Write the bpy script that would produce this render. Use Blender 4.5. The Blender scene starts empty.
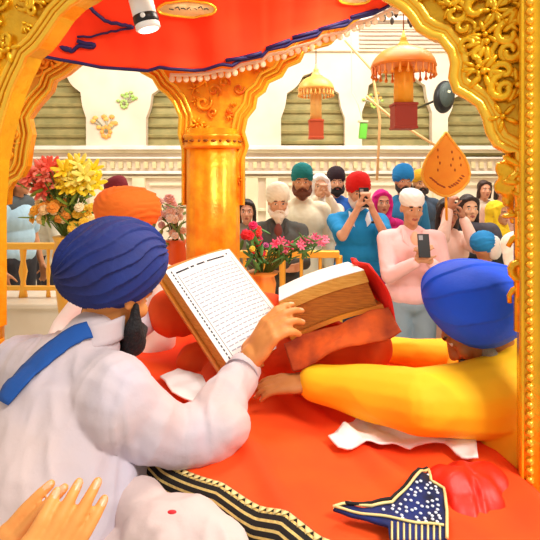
import bpy, bmesh, math, random
import numpy as np
from mathutils import Vector, Matrix, noise, geometry
random.seed(7)
C = bpy.context.scene.collection
F, H, YH = 500.0, 1.57, 170.0
FLOOR, DAIS, BED = -0.22, 0.55, 0.93
PI = math.pi
def V(*a): return Vector(a)
def P(px, py, d): return Vector(((px-270)/F*d, d, H-(py-YH)/F*d))
def lin(c):
    c = c.lstrip('#'); r = [int(c[i:i+2], 16)/255 for i in (0, 2, 4)]
    return tuple(((x/12.92) if x <= .04045 else ((x+.055)/1.055)**2.4) for x in r)
# ---------------------------------------------------------------- materials
MATS = {}
def mat(name, col, rough=.7, metal=0., bump=0., bscale=60., var=0., vscale=12., emit=0., sheen=0., col2=None, stretch=None, coat=0.):
    if name in MATS: return MATS[name]
    m = bpy.data.materials.new(name); m.use_nodes = True
    nt = m.node_tree; b = nt.nodes['Principled BSDF']
    c = lin(col); b.inputs['Base Color'].default_value = (*c, 1)
    b.inputs['Roughness'].default_value = rough; b.inputs['Metallic'].default_value = metal
    if sheen: b.inputs['Sheen Weight'].default_value = sheen
    if coat: b.inputs['Coat Weight'].default_value = coat
    if emit: b.inputs['Emission Color'].default_value = (*c, 1); b.inputs['Emission Strength'].default_value = emit
    if bump or var or col2:
        tc = nt.nodes.new('ShaderNodeTexCoord'); mp = nt.nodes.new('ShaderNodeMapping')
        nt.links.new(tc.outputs['Object'], mp.inputs[0])
        if stretch: mp.inputs['Scale'].default_value = stretch
    if var or col2:
        n = nt.nodes.new('ShaderNodeTexNoise'); n.inputs['Scale'].default_value = vscale; n.inputs['Detail'].default_value = 4
        nt.links.new(mp.outputs[0], n.inputs[0])
        r = nt.nodes.new('ShaderNodeValToRGB'); r.color_ramp.elements[0].position = .35; r.color_ramp.elements[1].position = .65
        c2 = lin(col2) if col2 else tuple(x*(1-var) for x in c)
        r.color_ramp.elements[0].color = (*c2, 1); r.color_ramp.elements[1].color = (*c, 1)
        nt.links.new(n.outputs[0], r.inputs[0]); nt.links.new(r.outputs[0], b.inputs['Base Color'])
    if bump:
        n = nt.nodes.new('ShaderNodeTexNoise'); n.inputs['Scale'].default_value = bscale; n.inputs['Detail'].default_value = 5
        nt.links.new(mp.outputs[0], n.inputs[0])
        bp = nt.nodes.new('ShaderNodeBump'); bp.inputs['Strength'].default_value = bump; bp.inputs['Distance'].default_value = .01
        nt.links.new(n.outputs[0], bp.inputs['Height']); nt.links.new(bp.outputs[0], b.inputs['Normal'])
    MATS[name] = m; return m
def cloth(col, **k):
    k.setdefault('rough', .85); k.setdefault('bump', .25); k.setdefault('bscale', 35)
    return mat('cloth_'+col.strip('#')+str(k.get('bscale')), col, **k)
gold = mat('bright_gold', '#fcc01e', .25, .5, bump=.5, bscale=28, var=.2, vscale=9)
gold_hi = mat('polished_gold', '#ffc83c', .2, .6, bump=.2, bscale=40)
gold_or = mat('orange_gold', '#fcae18', .38, .35, bump=.35, bscale=30, col2='#ee8a08', vscale=14)
gold_dark = mat('aged_gold', '#8a4a0a', .5, .3)
rail_m = mat('rail_brass', '#f3b23c', .35, .4)
marble = mat('cream_marble', '#efe2c2', .5, 0, bump=.15, bscale=8, col2='#dccfa8', vscale=2.2)
marble_w = mat('white_marble', '#f4ecdf', .45, 0, col2='#e6d6c4', vscale=3)
olive = mat('khaki_louver', '#b3a268', .7, 0, col2='#99905a', vscale=5)
black = mat('black_plastic', '#0c0c10', .35)
white_p = mat('white_plastic', '#f2f0ec', .4)
navy = mat('navy_piping', '#170c50', .6)
inkm = mat('ink', '#2a2a35', .8)
paper = mat('paper', '#f6f4f2', .8, var=.04, vscale=4)
page_edge = mat('page_edges', '#f2bc5a', .8, bump=.5, bscale=90, col2='#dc9838', vscale=30, stretch=(1, 1, 14))
book_cover = mat('book_cover', '#e8921c', .55, bump=.2, col2='#c8701c', vscale=8)
# ---------------------------------------------------------------- object helpers
ORG = {}
def props(o, label=None, cat=None, group=None, kind=None):
    if label: o['label'] = label
    if cat: o['category'] = cat
    if group: o['group'] = group
    if kind: o['kind'] = kind
    return o
def empty(name, loc, label, cat, group=None):
    o = bpy.data.objects.new(name, None); C.objects.link(o); o.empty_display_size = .05
    o.location = loc; ORG[o] = Vector(loc); return props(o, label, cat, group)
def link(name, me, parent, mats, origin=None, smooth=True):
    o = bpy.data.objects.new(name, me); C.objects.link(o)
    mi = np.zeros(len(me.polygons), dtype=np.int32); me.polygons.foreach_get('material_index', mi); me.materials.clear()
    for m in (mats if isinstance(mats, (list, tuple)) else [mats]): me.materials.append(m)
    me.polygons.foreach_set('material_index', mi)
    org = ORG[parent] if parent else (Vector(origin) if origin is not None else Vector((0, 0, 0)))
    if org.length: me.transform(Matrix.Translation(-org))
    if parent: o.parent = parent
    else: o.location = org
    ORG[o] = org
    me.polygons.foreach_set('use_smooth', [smooth]*len(me.polygons)); me.update()
    return o
class MB:
    def __init__(s): s.v = []; s.f = []; s.m = []; s.mi = 0
    def add(s, vs, fs):
        n = len(s.v); s.v += [tuple(x) for x in vs]; s.f += [tuple(i+n for i in f) for f in fs]; s.m += [s.mi]*len(fs); return s
    def box(s, c, d, R=None):
        c = Vector(c); vs = []
        for x in (-.5, .5):
            for y in (-.5, .5):
                for z in (-.5, .5):
                    p = Vector((x*d[0], y*d[1], z*d[2])); vs.append(c+(R @ p if R else p))
        return s.add(vs, [(0,1,3,2), (4,6,7,5), (0,4,5,1), (2,3,7,6), (0,2,6,4), (1,5,7,3)])
    def ell(s, c, r, R=None, nu=12, nv=8):
        c = Vector(c)
        if not hasattr(r, '__len__'): r = (r, r, r)
        vs = [(0, 0, 1)]+[(math.sin(PI*j/nv)*math.cos(2*PI*i/nu), math.sin(PI*j/nv)*math.sin(2*PI*i/nu), math.cos(PI*j/nv)) for j in range(1, nv) for i in range(nu)]+[(0, 0, -1)]
        o = []
        for x in vs:
            p = Vector((x[0]*r[0], x[1]*r[1], x[2]*r[2])); o.append(c+(R @ p if R else p))
        fs = [(0, 1+i, 1+(i+1) % nu) for i in range(nu)]
        for j in range(nv-2):
            for i in range(nu):
                a = 1+j*nu+i; b = 1+j*nu+(i+1) % nu; fs.append((a, a+nu, b+nu, b))
        e = len(vs)-1; k = 1+(nv-2)*nu
        fs += [(e, k+(i+1) % nu, k+i) for i in range(nu)]
        return s.add(o, fs)
    def tube(s, pts, rad, n=10, caps=True):
        pts = [Vector(p) for p in pts]
        if not hasattr(rad, '__len__'): rad = [rad]*len(pts)
        vs = []; up = None
        for i, p in enumerate(pts):
            t = (pts[min(i+1, len(pts)-1)]-pts[max(i-1, 0)]).normalized()
            if up is None:
                up = t.cross(Vector((0, 0, 1)));
                if up.length < .05: up = t.cross(Vector((1, 0, 0)))
            up = (up-t*up.dot(t)).normalized(); w = t.cross(up)
            for k in range(n):
                a = 2*PI*k/n; vs.append(p+(up*math.cos(a)+w*math.sin(a))*rad[i])
        fs = [(i*n+k, i*n+(k+1) % n, (i+1)*n+(k+1) % n, (i+1)*n+k) for i in range(len(pts)-1) for k in range(n)]
        if caps: fs += [tuple(range(n-1, -1, -1)), tuple((len(pts)-1)*n+k for k in range(n))]
        return s.add(vs, fs)
    def cap(s, a, b, ra, rb=None, n=14):
        rb = ra if rb is None else rb
        a = Vector(a); b = Vector(b); t = (b-a)
        if t.length < 1e-5: return s.ell(a, ra)
        t.normalize(); pts = []; rs = []
        for k in range(5):
            an = PI/2*(1-k/4.); pts.append(a-t*ra*math.sin(an)); rs.append(max(ra*math.cos(an), ra*.02))
        for k in range(5):
            an = PI/2*k/4.; pts.append(b+t*rb*math.sin(an)); rs.append(max(rb*math.cos(an), rb*.02))
        return s.tube(pts, rs, n)
    def chain(s, pts, rs):
        for i in range(len(pts)-1): s.cap(pts[i], pts[i+1], rs[i], rs[i+1])
        return s
    def lathe(s, c, prof, n=24, flute=None):
        c = Vector(c); vs = []
        for r, z in prof:
            for k in range(n):
                a = 2*PI*k/n; rr = r*(1+(flute(a) if flute else 0)); vs.append(c+Vector((rr*math.cos(a), rr*math.sin(a), z)))
        fs = [(i*n+k, i*n+(k+1) % n, (i+1)*n+(k+1) % n, (i+1)*n+k) for i in range(len(prof)-1) for k in range(n)]
        fs += [tuple(range(n-1, -1, -1)), tuple((len(prof)-1)*n+k for k in range(n))]
        return s.add(vs, fs)
    def prism(s, loops, off):
        """closed plate: first loop outline, others holes; 3-D points; off = thickness vector"""
        loops = [[Vector(p) for p in l] for l in loops]; flat = [p for l in loops for p in l]; n = len(flat)
        tri = geometry.tessellate_polygon(loops)
        fs = [tuple(t) for t in tri]+[tuple(reversed([i+n for i in t])) for t in tri]
        k = 0
        for l in loops:
            m = len(l)
            fs += [(k+i, k+(i+1) % m, k+(i+1) % m+n, k+i+n) for i in range(m)]; k += m
        return s.add(flat+[p+Vector(off) for p in flat], fs)
    def grid(s, fn, nu, nv):
        vs = [fn(i/nu, j/nv) for j in range(nv+1) for i in range(nu+1)]; w = nu+1
        return s.add(vs, [(j*w+i, j*w+i+1, (j+1)*w+i+1, (j+1)*w+i) for j in range(nv) for i in range(nu)])
    def mesh(s, name='m'):
        me = bpy.data.meshes.new(name); me.from_pydata(s.v, [], s.f)
        me.polygons.foreach_set('material_index', s.m); me.update()
        bm = bmesh.new(); bm.from_mesh(me); bmesh.ops.recalc_face_normals(bm, faces=bm.faces); bm.to_mesh(me); bm.free()
        return me
    def build(s, name, m, parent=None, origin=None, smooth=True, solid=0, bevel=0):
        me = s.mesh(name)
        if solid or bevel: me = modded(me, solid=solid, bevel=bevel)
        return link(name, me, parent, m, origin, smooth)
    def soft(s, name, m, parent=None, origin=None, voxel=.007, smooth=4, wrk=None, paint=None, dec=0):
        """fuse all shapes into one continuous surface"""
        me = modded(s.mesh(name), voxel=voxel, sm=smooth)
        if wrk: wrinkle(me, *wrk)
        if paint: paint(me)
        return link(name, me, parent, m, origin)
def modded(me, voxel=0, sm=0, solid=0, bevel=0, subd=0):
    t = bpy.data.objects.new('tmp', me); C.objects.link(t)
    if voxel:
        q = t.modifiers.new('r', 'REMESH'); q.mode = 'VOXEL'; q.voxel_size = voxel
        if sm: q = t.modifiers.new('s', 'SMOOTH'); q.factor = .5; q.iterations = sm
    if solid: q = t.modifiers.new('o', 'SOLIDIFY'); q.thickness = solid; q.offset = 0
    if bevel: q = t.modifiers.new('b', 'BEVEL'); q.width = bevel; q.segments = 2; q.limit_method = 'ANGLE'
    dg = bpy.context.evaluated_depsgraph_get(); r = bpy.data.meshes.new_from_object(t.evaluated_get(dg))
    bpy.data.objects.remove(t); return r
def wrinkle(me, amp, scale, dirv=(1, 1, 1), seed=0):
    n = len(me.vertices); co = np.empty(n*3); no = np.empty(n*3)
    me.vertices.foreach_get('co', co); me.vertices.foreach_get('normal', no)
    co = co.reshape(-1, 3); no = no.reshape(-1, 3); d = np.zeros(n)
    for i in range(n):
        p = Vector((co[i, 0]*dirv[0]*scale+seed, co[i, 1]*dirv[1]*scale, co[i, 2]*dirv[2]*scale))
        w = noise.noise(p*.5)*.6
        a = noise.noise(p+Vector((w, w, w))*2)
        d[i] = (1-abs(a)*2.6)*.6+noise.noise(p*.45)*1.0
    co += no*(d*amp)[:, None]; me.vertices.foreach_set('co', co.ravel()); me.update()
def painter(spots, body=0):
    """spots: (world centre, radius or ellipsoid radii, slot, R) -> faces inside get that slot"""
    def f(me):
        n = len(me.polygons); c = np.empty(n*3); me.polygons.foreach_get('center', c); c = c.reshape(-1, 3)
        mi = np.zeros(n, dtype=np.int32)
        for ctr, r, slot, R in spots:
            q = c-np.array(ctr)
            if R is not None: q = q @ np.array(R)       # to local axes
            r = np.array(r if hasattr(r, '__len__') else (r, r, r))
            mi[((q/r)**2).sum(1) < 1] = slot
        me.polygons.foreach_set('material_index', mi)
    return f
# ---------------------------------------------------------------- anatomy
def basis(d, n):
    d = d.normalized(); n = (n-d*n.dot(d)).normalized(); return d, n
def hand(mb, wrist, d, n, side, curl=(.25, .35, .3), spread=.12, k=1., thumb=(.75, .45), curls=None, spots=None):
    """wrist point, pointing direction d, palm normal n, side=+1: thumb on d x n side"""
    d, n = basis(Vector(d), Vector(n)); s = d.cross(n)*side; w = Vector(wrist)
    off = (.027, .009, -.009, -.026); ln = (.074, .083, .076, .060)
    mb.cap(w-d*.02*k, w+d*.02*k, .025*k, .026*k)
    mb.ell(w+d*.05*k, (.038*k, .045*k, .017*k), Matrix((s, d, n)).transposed(), 16, 10)
    for i in range(4):
        base = w+d*(.092-.004*abs(i-1))*k+s*off[i]*k
        mb.cap(w+d*.02*k+s*off[i]*.6*k, base, .0155*k, .0115*k)
        a = 0; p = base; cc = curls[i] if curls else curl; dd = (d+s*spread*off[i]/.027).normalized()
        seg = (.46, .30, .24); r = (.0098, .0088, .008, .0068)
        for j in range(3):
            a += cc[j]; q = p+(dd*math.cos(a)+n*math.sin(a))*ln[i]*seg[j]*k
            mb.cap(p, q, r[j]*k, r[j+1]*k, 10); p0 = p; p = q
        if spots is not None:
            t = (p-p0).normalized(); bk = (t.cross(s)).normalized()
            if bk.dot(n) > 0: bk = -bk
            spots.append((p-t*.001*k+bk*.007*k, (.0065*k, .0085*k, .0035*k), 4, Matrix((s, t, bk)).transposed()))
    p = w+d*.02*k+s*.024*k; t = (d*math.cos(thumb[0])+s*math.sin(thumb[0])+n*thumb[1]).normalized()
    q = p+t*.046*k; mb.cap(p, q, .0165*k, .012*k); t2 = (t+d*.4).normalized(); r_ = q+t2*.032*k; mb.cap(q, r_, .0112*k, .0098*k)
    t3 = (t2+d*.2).normalized(); mb.cap(r_, r_+t3*.024*k, .0098*k, .0078*k)
def head(mb, c, R, k=1., spots=None):
    def T(x, y, z): return c+R @ Vector((x*k, y*k, z*k))
    E = lambda p, r: mb.ell(T(*p), tuple(a*k for a in r), R, 16, 12)
    E((0, .012, .025), (.076, .093, .098)); E((0, -.018, -.03), (.062, .074, .083)); E((0, -.066, -.088), (.028, .024, .022))
    E((0, -.05, -.065), (.045, .04, .035)); mb.cap(T(-.035, -.076, .03), T(.035, -.076, .03), .013*k, .013*k)
    mb.cap(T(0, -.088, .012), T(0, -.108, -.024), .007*k, .012*k); E((.011, -.096, -.03), (.009, .01, .008)); E((-.011, -.096, -.03), (.009, .01, .008))
    E((0, -.086, -.056), (.024, .012, .007)); E((0, -.084, -.066), (.02, .012, .007))
    for s in (-1, 1):
        E((s*.077, .012, -.008), (.009, .02, .031)); E((s*.04, -.062, -.022), (.024, .022, .022)); E((s*.03, -.076, .008), (.013, .011, .009))
    if spots is not None:
        for s in (-1, 1):
            spots.append((T(s*.031, -.086, .008), (.0135*k, .02*k, .0065*k), 1, R))
            spots.append((T(s*.031, -.086, .008), (.0065*k, .02*k, .0065*k), 2, R))
            spots.append((T(s*.033, -.085, .031), (.02*k, .02*k, .005*k), 2, R))
        spots.append((T(0, -.094, -.061), (.023*k, .02*k, .010*k), 3, R))
def rotm(yaw=0, pitch=0, roll=0):
    """pitch>0 nods the head down (faces -Y at yaw 0)"""
    return Matrix.Rotation(yaw, 3, 'Z') @ Matrix.Rotation(pitch, 3, 'X') @ Matrix.Rotation(roll, 3, 'Y')
def ik(a, t, l1, l2, pole):
    a = Vector(a); t = Vector(t); d = t-a; L = min(d.length, (l1+l2)*.995); u = d.normalized()
    x = (l1*l1-l2*l2+L*L)/(2*L); h = math.sqrt(max(l1*l1-x*x, 0)); p = Vector(pole); p = (p-u*p.dot(u)).normalized()
    return a+u*x+p*h, a+u*L
SKINS = {}
def skin(tone):
    if tone not in SKINS:
        SKINS[tone] = [mat('skin_'+tone, tone, .55, var=.1, vscale=14, bump=.08, bscale=80), mat('eye_white', '#eee4d8', .4), mat('eye_dark', '#1c120e', .4),
                       mat('lips', '#a8574a', .5), mat('nail', '#ebae84', .35)]
    return SKINS[tone]
def turban(parent, c, R, r, m, style='front', ridges=13, amp=.004, k=1., name='turban', nu=64, nv=40, twist=.35, start=0., taper=0., nz=.35):
    mb = MB(); r = Vector(r)*k
    def f(u, v):
        if style == 'fan':
            th = PI*v; ph = 2*PI*u
            n_ = Vector((math.cos(th), math.sin(th)*math.cos(ph), math.sin(th)*math.sin(ph)))
            g = (ph*ridges/(2*PI)+twist*math.cos(th)*ridges/6+start+nz*noise.noise(n_*1.6)) % 1.
            d = (g**1.6-.45)*amp*min(1, 2.2*math.sin(th))*(1+.5*noise.noise(n_*2+Vector((3, 1, 2))))
            sq = 1+.05*math.sin(th)**4
        else:
            th = PI*v; ph = 2*PI*u
            n_ = Vector((math.sin(th)*math.cos(ph), math.sin(th)*math.sin(ph), math.cos(th)))
            hh = n_.z*.85-abs(n_.x)*.75*(1 if n_.y < .2 else .3)+.06*noise.noise(n_*2)
            g = (hh*ridges/2.) % 1.
            d = ((1-g)**1.5-.4)*amp*min(1, 2.5*math.sin(th)); sq = 1+.06*math.sin(2*th)**2
        p = Vector((n_.x*r.x*(1+taper*n_.z), n_.y*r.y, n_.z*r.z))*sq+n_*d
        if taper and p.z > 0: p.z = r.z*(p.z/r.z)**.8*.97
        return Vector(c)+R @ p
    mb.grid(lambda u, v: f(u, v), nu, nv)
    me = mb.mesh(name); bm = bmesh.new(); bm.from_mesh(me); bmesh.ops.remove_doubles(bm, verts=bm.verts, dist=1e-5)
    bmesh.ops.recalc_face_normals(bm, faces=bm.faces); bm.to_mesh(me); bm.free()
    return link(name, me, parent, m)
def beard(parent, c, R, m, k=1., length=.05, voxel=.006, name='beard'):
    mb = MB()
    def T(x, y, z): return c+R @ Vector((x*k, y*k, z*k))
    pts = [(-.076, .0, -.02), (-.072, -.02, -.06), (-.05, -.058, -.088), (0, -.085, -.1), (.05, -.058, -.088), (.072, -.02, -.06), (.076, 0, -.02)]
    mb.chain([T(*p) for p in pts], [a*k for a in (.008, .018, .026, .03, .026, .018, .008)])
    mb.cap(T(0, -.08, -.095), T(0, -.072-.1*length, -.1-length), .034*k, .018*k)
    for s in (-1, 1):
        mb.cap(T(s*.02, -.07, -.095), T(s*.012, -.066, -.1-length*.8), .03*k, .018*k)
        mb.chain([T(0, -.102, -.045), T(s*.026, -.096, -.05), T(s*.045, -.075, -.075)], [.008*k, .009*k, .012*k])
    return mb.soft(name, m, parent, voxel=voxel*k, smooth=3, wrk=(.002, 60, (1, 1, .3)))
def scarf(parent, c, R, m, k=1., name='headscarf', drop=.16, open_=.0):
    mb = MB()
    def T(x, y, z): return c+R @ Vector((x*k, y*k, z*k))
    mb.ell(T(0, .035, .03), (.098*k, .105*k, .112*k), R, 20, 14)
    mb.chain([T(-.078, -.005, .06), T(-.086, -.02, -.02), T(-.07, -.02, -.09), T(-.04, -.06, -.15)], [.022*k, .02*k, .024*k, .03*k])
    mb.chain([T(.078, -.005, .06), T(.086, -.02, -.02), T(.07, -.02, -.09), T(.04, -.06, -.15)], [.022*k, .02*k, .024*k, .03*k])
    mb.chain([T(-.07, -.03, .075), T(0, -.055, .105), T(.07, -.03, .075)], [.02*k, .022*k, .02*k])
    mb.cap(T(0, .05, -.02), T(0, .05, -.12-drop*.4), .085*k, .1*k)
    mb.ell(T(0, 0, -.19), (.15*k, .1*k, .07*k), R)
    return mb.soft(name, m, parent, voxel=.008, smooth=4, wrk=(.005, 22, (1, 1, .5)))
def person(px, py, d, label, height=None, yaw=0., tone='#d79a6a', top='#ffffff', bottom='#3a4a6a', sleeve='long', arms=None, hd=(0, 0, 0),
           gear=None, beardc=None, beardl=.05, hair=None, girth=1., group=None, floor=FLOOR, bare=False, voxel=.0075, skirt=False, vest=None, seated=False):
    fz = P(px, py, d).z; hh = (fz-floor)/(1.63/1.75) if height is None else height; k = hh/1.75; kh = max(k, .93)
    base = Vector((P(px, py, d).x, d, floor)); Rz = Matrix.Rotation(yaw, 3, 'Z')
    if seated: k = seated; kh = k; base.z = fz-1.63*k
    def W(x, y, z): return base+Rz @ Vector((x*k, y*k, z*k))
    root = empty('person', (base.x, base.y, floor), label, 'person', group)
    mb = MB(); spots = []; g = girth
    hc = W(0, -.02, 1.63); R = rotm(yaw+hd[0], hd[1], hd[2]); head(mb, hc, R, kh, spots)
    mb.cap(W(0, .015, 1.45), W(0, 0, 1.57), .052*k, .052*k)
    for z, rx, ry, rz in ((.95, .15, .1, .12), (1.12, .13, .09, .15), (1.30, .155, .105, .17)): mb.ell(W(0, .01, z), (rx*g*k, ry*g*k, rz*k), Rz)
    mb.cap(W(-.14, .01, 1.41), W(.14, .01, 1.41), .05*k, .05*k)
    tb = MB()   # the garment on the upper body
    e = .018
    for z, rx, ry, rz in ((1.0, .165, .118, .12), (1.14, .155, .112, .15), (1.30, .175, .125, .165)): tb.ell(W(0, .01, z), ((rx*g+e)*k, (ry*g+e)*k, rz*k), Rz, 20, 14)
    tb.cap(W(-.145, .01, 1.405), W(.145, .01, 1.405), .068*k, .068*k); tb.cap(W(-.05, .01, 1.45), W(.05, .01, 1.45), .055*k, .055*k)
    lb = MB()
    if seated:
        for s in (-1, 1):
            hp = W(s*.1, 0, .93); kn = W(s*.34, -.3, .90); an = W(-s*.1, -.38, .86)
            mb.chain([hp, kn, an], [.08*k, .055*k, .04*k]); mb.cap(an, an+Rz @ Vector((-s*.1*k, 0, -.01)), .035*k, .028*k)
            lb.chain([hp, kn, an], [.11*k, .085*k, .075*k])
        lb.ell(W(0, -.05, .93), (.2*k, .17*k, .1*k), Rz)
    else:
        for s in (-1, 1):
            mb.chain([W(s*.09, 0, .92), W(s*.1, -.01, .5), W(s*.1, .02, .1)], [.08*k, .055*k, .04*k])
            mb.chain([W(s*.1, .03, .045), W(s*.11, -.14, .035)], [.04*k, .032*k])
            lb.chain([W(s*.085, 0.01, .93), W(s*.1, 0, .5), W(s*.1, .02, .1)], [.108*k, .082*k, .062*k])
        lb.ell(W(0, .01, .93), (.165*g*k, .12*g*k, .1*k), Rz)
    if skirt:
        tb.cap(W(0, .01, 1.0), W(0, .01, .55), .16*g*k, .2*k)
    arms = arms or {}
    for s, nm in ((-1, 'L'), (1, 'R')):       # picture-left and picture-right at yaw 0
        sh = W(s*.175*min(g, 1.1), .01, 1.395)
        if nm in arms:
            tx, dv, nv, cu = arms[nm][:4]; pole = arms[nm][4] if len(arms[nm]) > 4 else (s*.5, .1, -1)
            el, wr = ik(sh, W(*tx), .29*k, .25*k, Rz @ Vector(pole)); dv = Rz @ Vector(dv); nv = Rz @ Vector(nv)
        else:
            el = W(s*.235, .03, 1.12); wr = W(s*.225, -.06, .88); dv = Rz @ Vector((0, -.25, -1)); nv = Rz @ Vector((-s, 0, 0)); cu = (.25, .3, .2)
        mb.chain([sh, el, wr], [.048*k, .038*k, .026*k])
        dvn, nvn = basis(dv, nv); th = dvn.cross(nvn); want = Rz @ Vector((-s*.6, -.4, .5))
        hand(mb, wr+dvn*.015*k, dv, nv, 1 if th.dot(want) > 0 else -1, cu, k=k)
        if sleeve == 'long': tb.chain([sh, el, wr-(wr-el)*.06], [.068*k, .056*k, .04*k])
        elif sleeve == 'short': tb.cap(sh, sh+(el-sh)*.7, .068*k, .062*k)
    tones = skin(tone)
    mb.soft('body', tones, root, voxel=voxel, smooth=3, paint=painter(spots))
    tb.soft('shirt' if not skirt else 'tunic', cloth(top), root, voxel=.010, smooth=4, wrk=(.006, 11, (1, 1, .6), px))
    if not skirt or seated: lb.soft('trousers', cloth(bottom), root, voxel=.013, smooth=4, wrk=(.005, 12, (1, 1, .5), px))
    else: lb.soft('trousers', cloth(bottom), root, voxel=.014, smooth=3)
    G = lambda x, y, z: hc+R @ Vector((x*kh, y*kh, z*kh))
    if gear:
        kind, col = gear[0], gear[1]; sc = gear[2] if len(gear) > 2 else 1.
        if kind == 'turban':
            turban(root, G(0, .022, .078), R @ Matrix.Rotation(-.38, 3, 'X'), (.094*sc, .118*sc, .092*sc), cloth(col, bump=.12), 'front', 11, .008, kh, taper=-.10)
        elif kind == 'fan': turban(root, G(0, .03, .06), R, (.125*sc, .125*sc, .105*sc), cloth(col, bump=.12), 'fan', 11, .008, kh)
        elif kind == 'cap': turban(root, G(0, .015, .072), R @ Matrix.Rotation(.1, 3, 'X'), (.09, .11, .07), cloth(col, bump=.15), 'front', 5, .003, kh, name='head_wrap')
        elif kind == 'scarf': scarf(root, hc, R, cloth(col), kh)
    if beardc: beard(root, hc, R, mat('hair_'+beardc, beardc, .8, bump=.6, bscale=120), kh, beardl)
    if hair:
        q = MB(); q.ell(G(0, .03, .04), (.088*kh, .095*kh, .1*kh), R, 18, 12)
        q.chain([G(-.06, -.04, .085), G(0, -.055, .105), G(.06, -.04, .085)], [.02*kh]*3)
        for s in (-1, 1): q.chain([G(s*.07, -.02, .06), G(s*.082, .01, -.02), G(s*.075, .03, -.1-hair[1])], [.022*kh, .02*kh, .025*kh])
        q.soft('hair', mat('hair_'+hair[0], hair[0], .55, bump=.5, bscale=90), root, voxel=.008, smooth=3, wrk=(.003, 40, (1, 1, .3)))
    if vest: vest(root, W, Rz, k)
    return root, W, hc, R
exec_parts = []
# ================================================================ THE SETTING
def struct(name, mb, m, smooth=False, **k):
    o = mb.build(name, m, None, smooth=smooth, **k); o['kind'] = 'structure'; return o
mb = MB(); mb.box((0, 4.2, FLOOR-.05), (14.2, 10, .1)); struct('floor', mb, mat('floor_marble', '#ece3d2', .25, col2='#dccdb4', vscale=1.5))
WY = 9.0
def WP(px, py, y=WY): return P(px, py, y)
def cusp(x0, x1, yb, ys, yt, n=5, y=WY):
    """outline of a blind cusped arch in picture units: feet yb, springing ys, crown yt"""
    pts = [(x0, yb), (x0, ys)]; cx = (x0+x1)/2; prof = []
    K = 40
    for i in range(1, K):
        t = i/K; a = PI*t; rx = (x1-x0)/2; ry = ys-yt
        r = 1-.085*abs(math.sin(n*a))
        tip = .16*max(0, 1-abs(t-.5)*7)
        prof.append((cx-math.cos(a)*rx*r*(1 if 1 else 0), ys-math.sin(a)*ry*(r*.84+tip)))
    pts += prof+[(x1, ys), (x1, yb)]
    return [WP(a, b, y) for a, b in pts]
X0, X1 = WP(-120, 0).x, WP(660, 0).x; ZT = WP(0, -70).z
opens = [(-40, 6, 148, 110, 62), (27, 86, 150, 118, 66), (146, 206, 150, 118, 70), (281, 345, 146, 118, 68), (362, 432, 150, 112, 58), (448, 512, 158, 118, 78), (540, 600, 150, 112, 66)]
mb = MB()
mb.prism([[V(X0, WY, FLOOR), V(X1, WY, FLOOR), V(X1, WY, ZT), V(X0, WY, ZT)]]+[list(reversed(cusp(*o))) for o in opens], (0, .16, 0))
struct('wall_back', mb, mat('wall_marble', '#eedfc6', .5, col2='#e0c9b0', vscale=1.3))
mb = MB(); mb.box(((X0+X1)/2, WY+.28, (FLOOR+ZT)/2), (X1-X0, .1, ZT-FLOOR)); struct('wall_rear', mb, olive)
for s, nm in ((X0, 'wall_left'), (X1, 'wall_right')):
    mb = MB(); mb.box((s, 4.2, (FLOOR+ZT)/2), (.12, 9.8, ZT-FLOOR)); struct(nm, mb, MATS['wall_marble'])
for i, o in enumerate(opens):          # louvers behind each arch
    mb = MB(); a = WP(o[0], 0).x; b = WP(o[1], 0).x; z1 = WP(0, o[4]).z; z0 = WP(0, o[2]).z; z = z0+.08
    while z < z1: mb.box(((a+b)/2, WY+.19, z), (b-a+.1, .035, .055), Matrix.Rotation(.5, 3, 'X')); z += .19
    struct('window_%d' % (i+1), mb, olive)
trims = [(146, 150, .16, marble_w), (150, 153, .09, marble), (157, 159, .08, marble_w), (171, 174, .12, marble_w), (176, 178, .07, marble), (208, 211, .08, marble), (50, 52, .06, marble), (18, 22, .12, marble_w), (28, 30, .06, marble), (6, 8, .06, marble)]
for i, (a, b, dp, m) in enumerate(trims):
    za, zb = WP(0, a).z, WP(0, b).z; mb = MB(); mb.box(((X0+X1)/2, WY-dp/2, (za+zb)/2), (X1-X0, dp, za-zb)); struct('trim_%d' % (i+1), mb, m, bevel=.01)
n = len(trims)
mb = MB()                              # carved dentil band under the cornice
x = X0
while x < X1: mb.box((x, WY-.05, WP(0, 165).z), (.07, .06, .12)); x += .15
struct('trim_%d' % (n+1), mb, mat('carved_band', '#dcc795', .6))
mb = MB()                              # framed panels and pilasters of the dado
for px in (12, 98, 140, 215, 252, 272, 352, 438, 520): mb.box((WP(px, 0).x, WY-.06, (WP(0, 178).z+FLOOR)/2), (.22, .12, WP(0, 178).z-FLOOR))
for a, b in ((28, 90), (150, 205), (288, 340), (362, 430), (450, 510)):
    for z in (WP(0, 184).z, WP(0, 204).z): mb.box(((WP(a, 0).x+WP(b, 0).x)/2, WY-.03, z), (WP(b, 0).x-WP(a, 0).x, .05, .05))
struct('trim_%d' % (n+2), mb, marble)
mb = MB()                              # fine vent slats high on the wall
for k in range(10): mb.box((WP(408, 0).x, WY-.02, WP(0, 10+k*4.2).z), (1.75, .04, .03))
struct('trim_%d' % (n+3), mb, mat('slat_grey', '#c9b6a2', .6))
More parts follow.
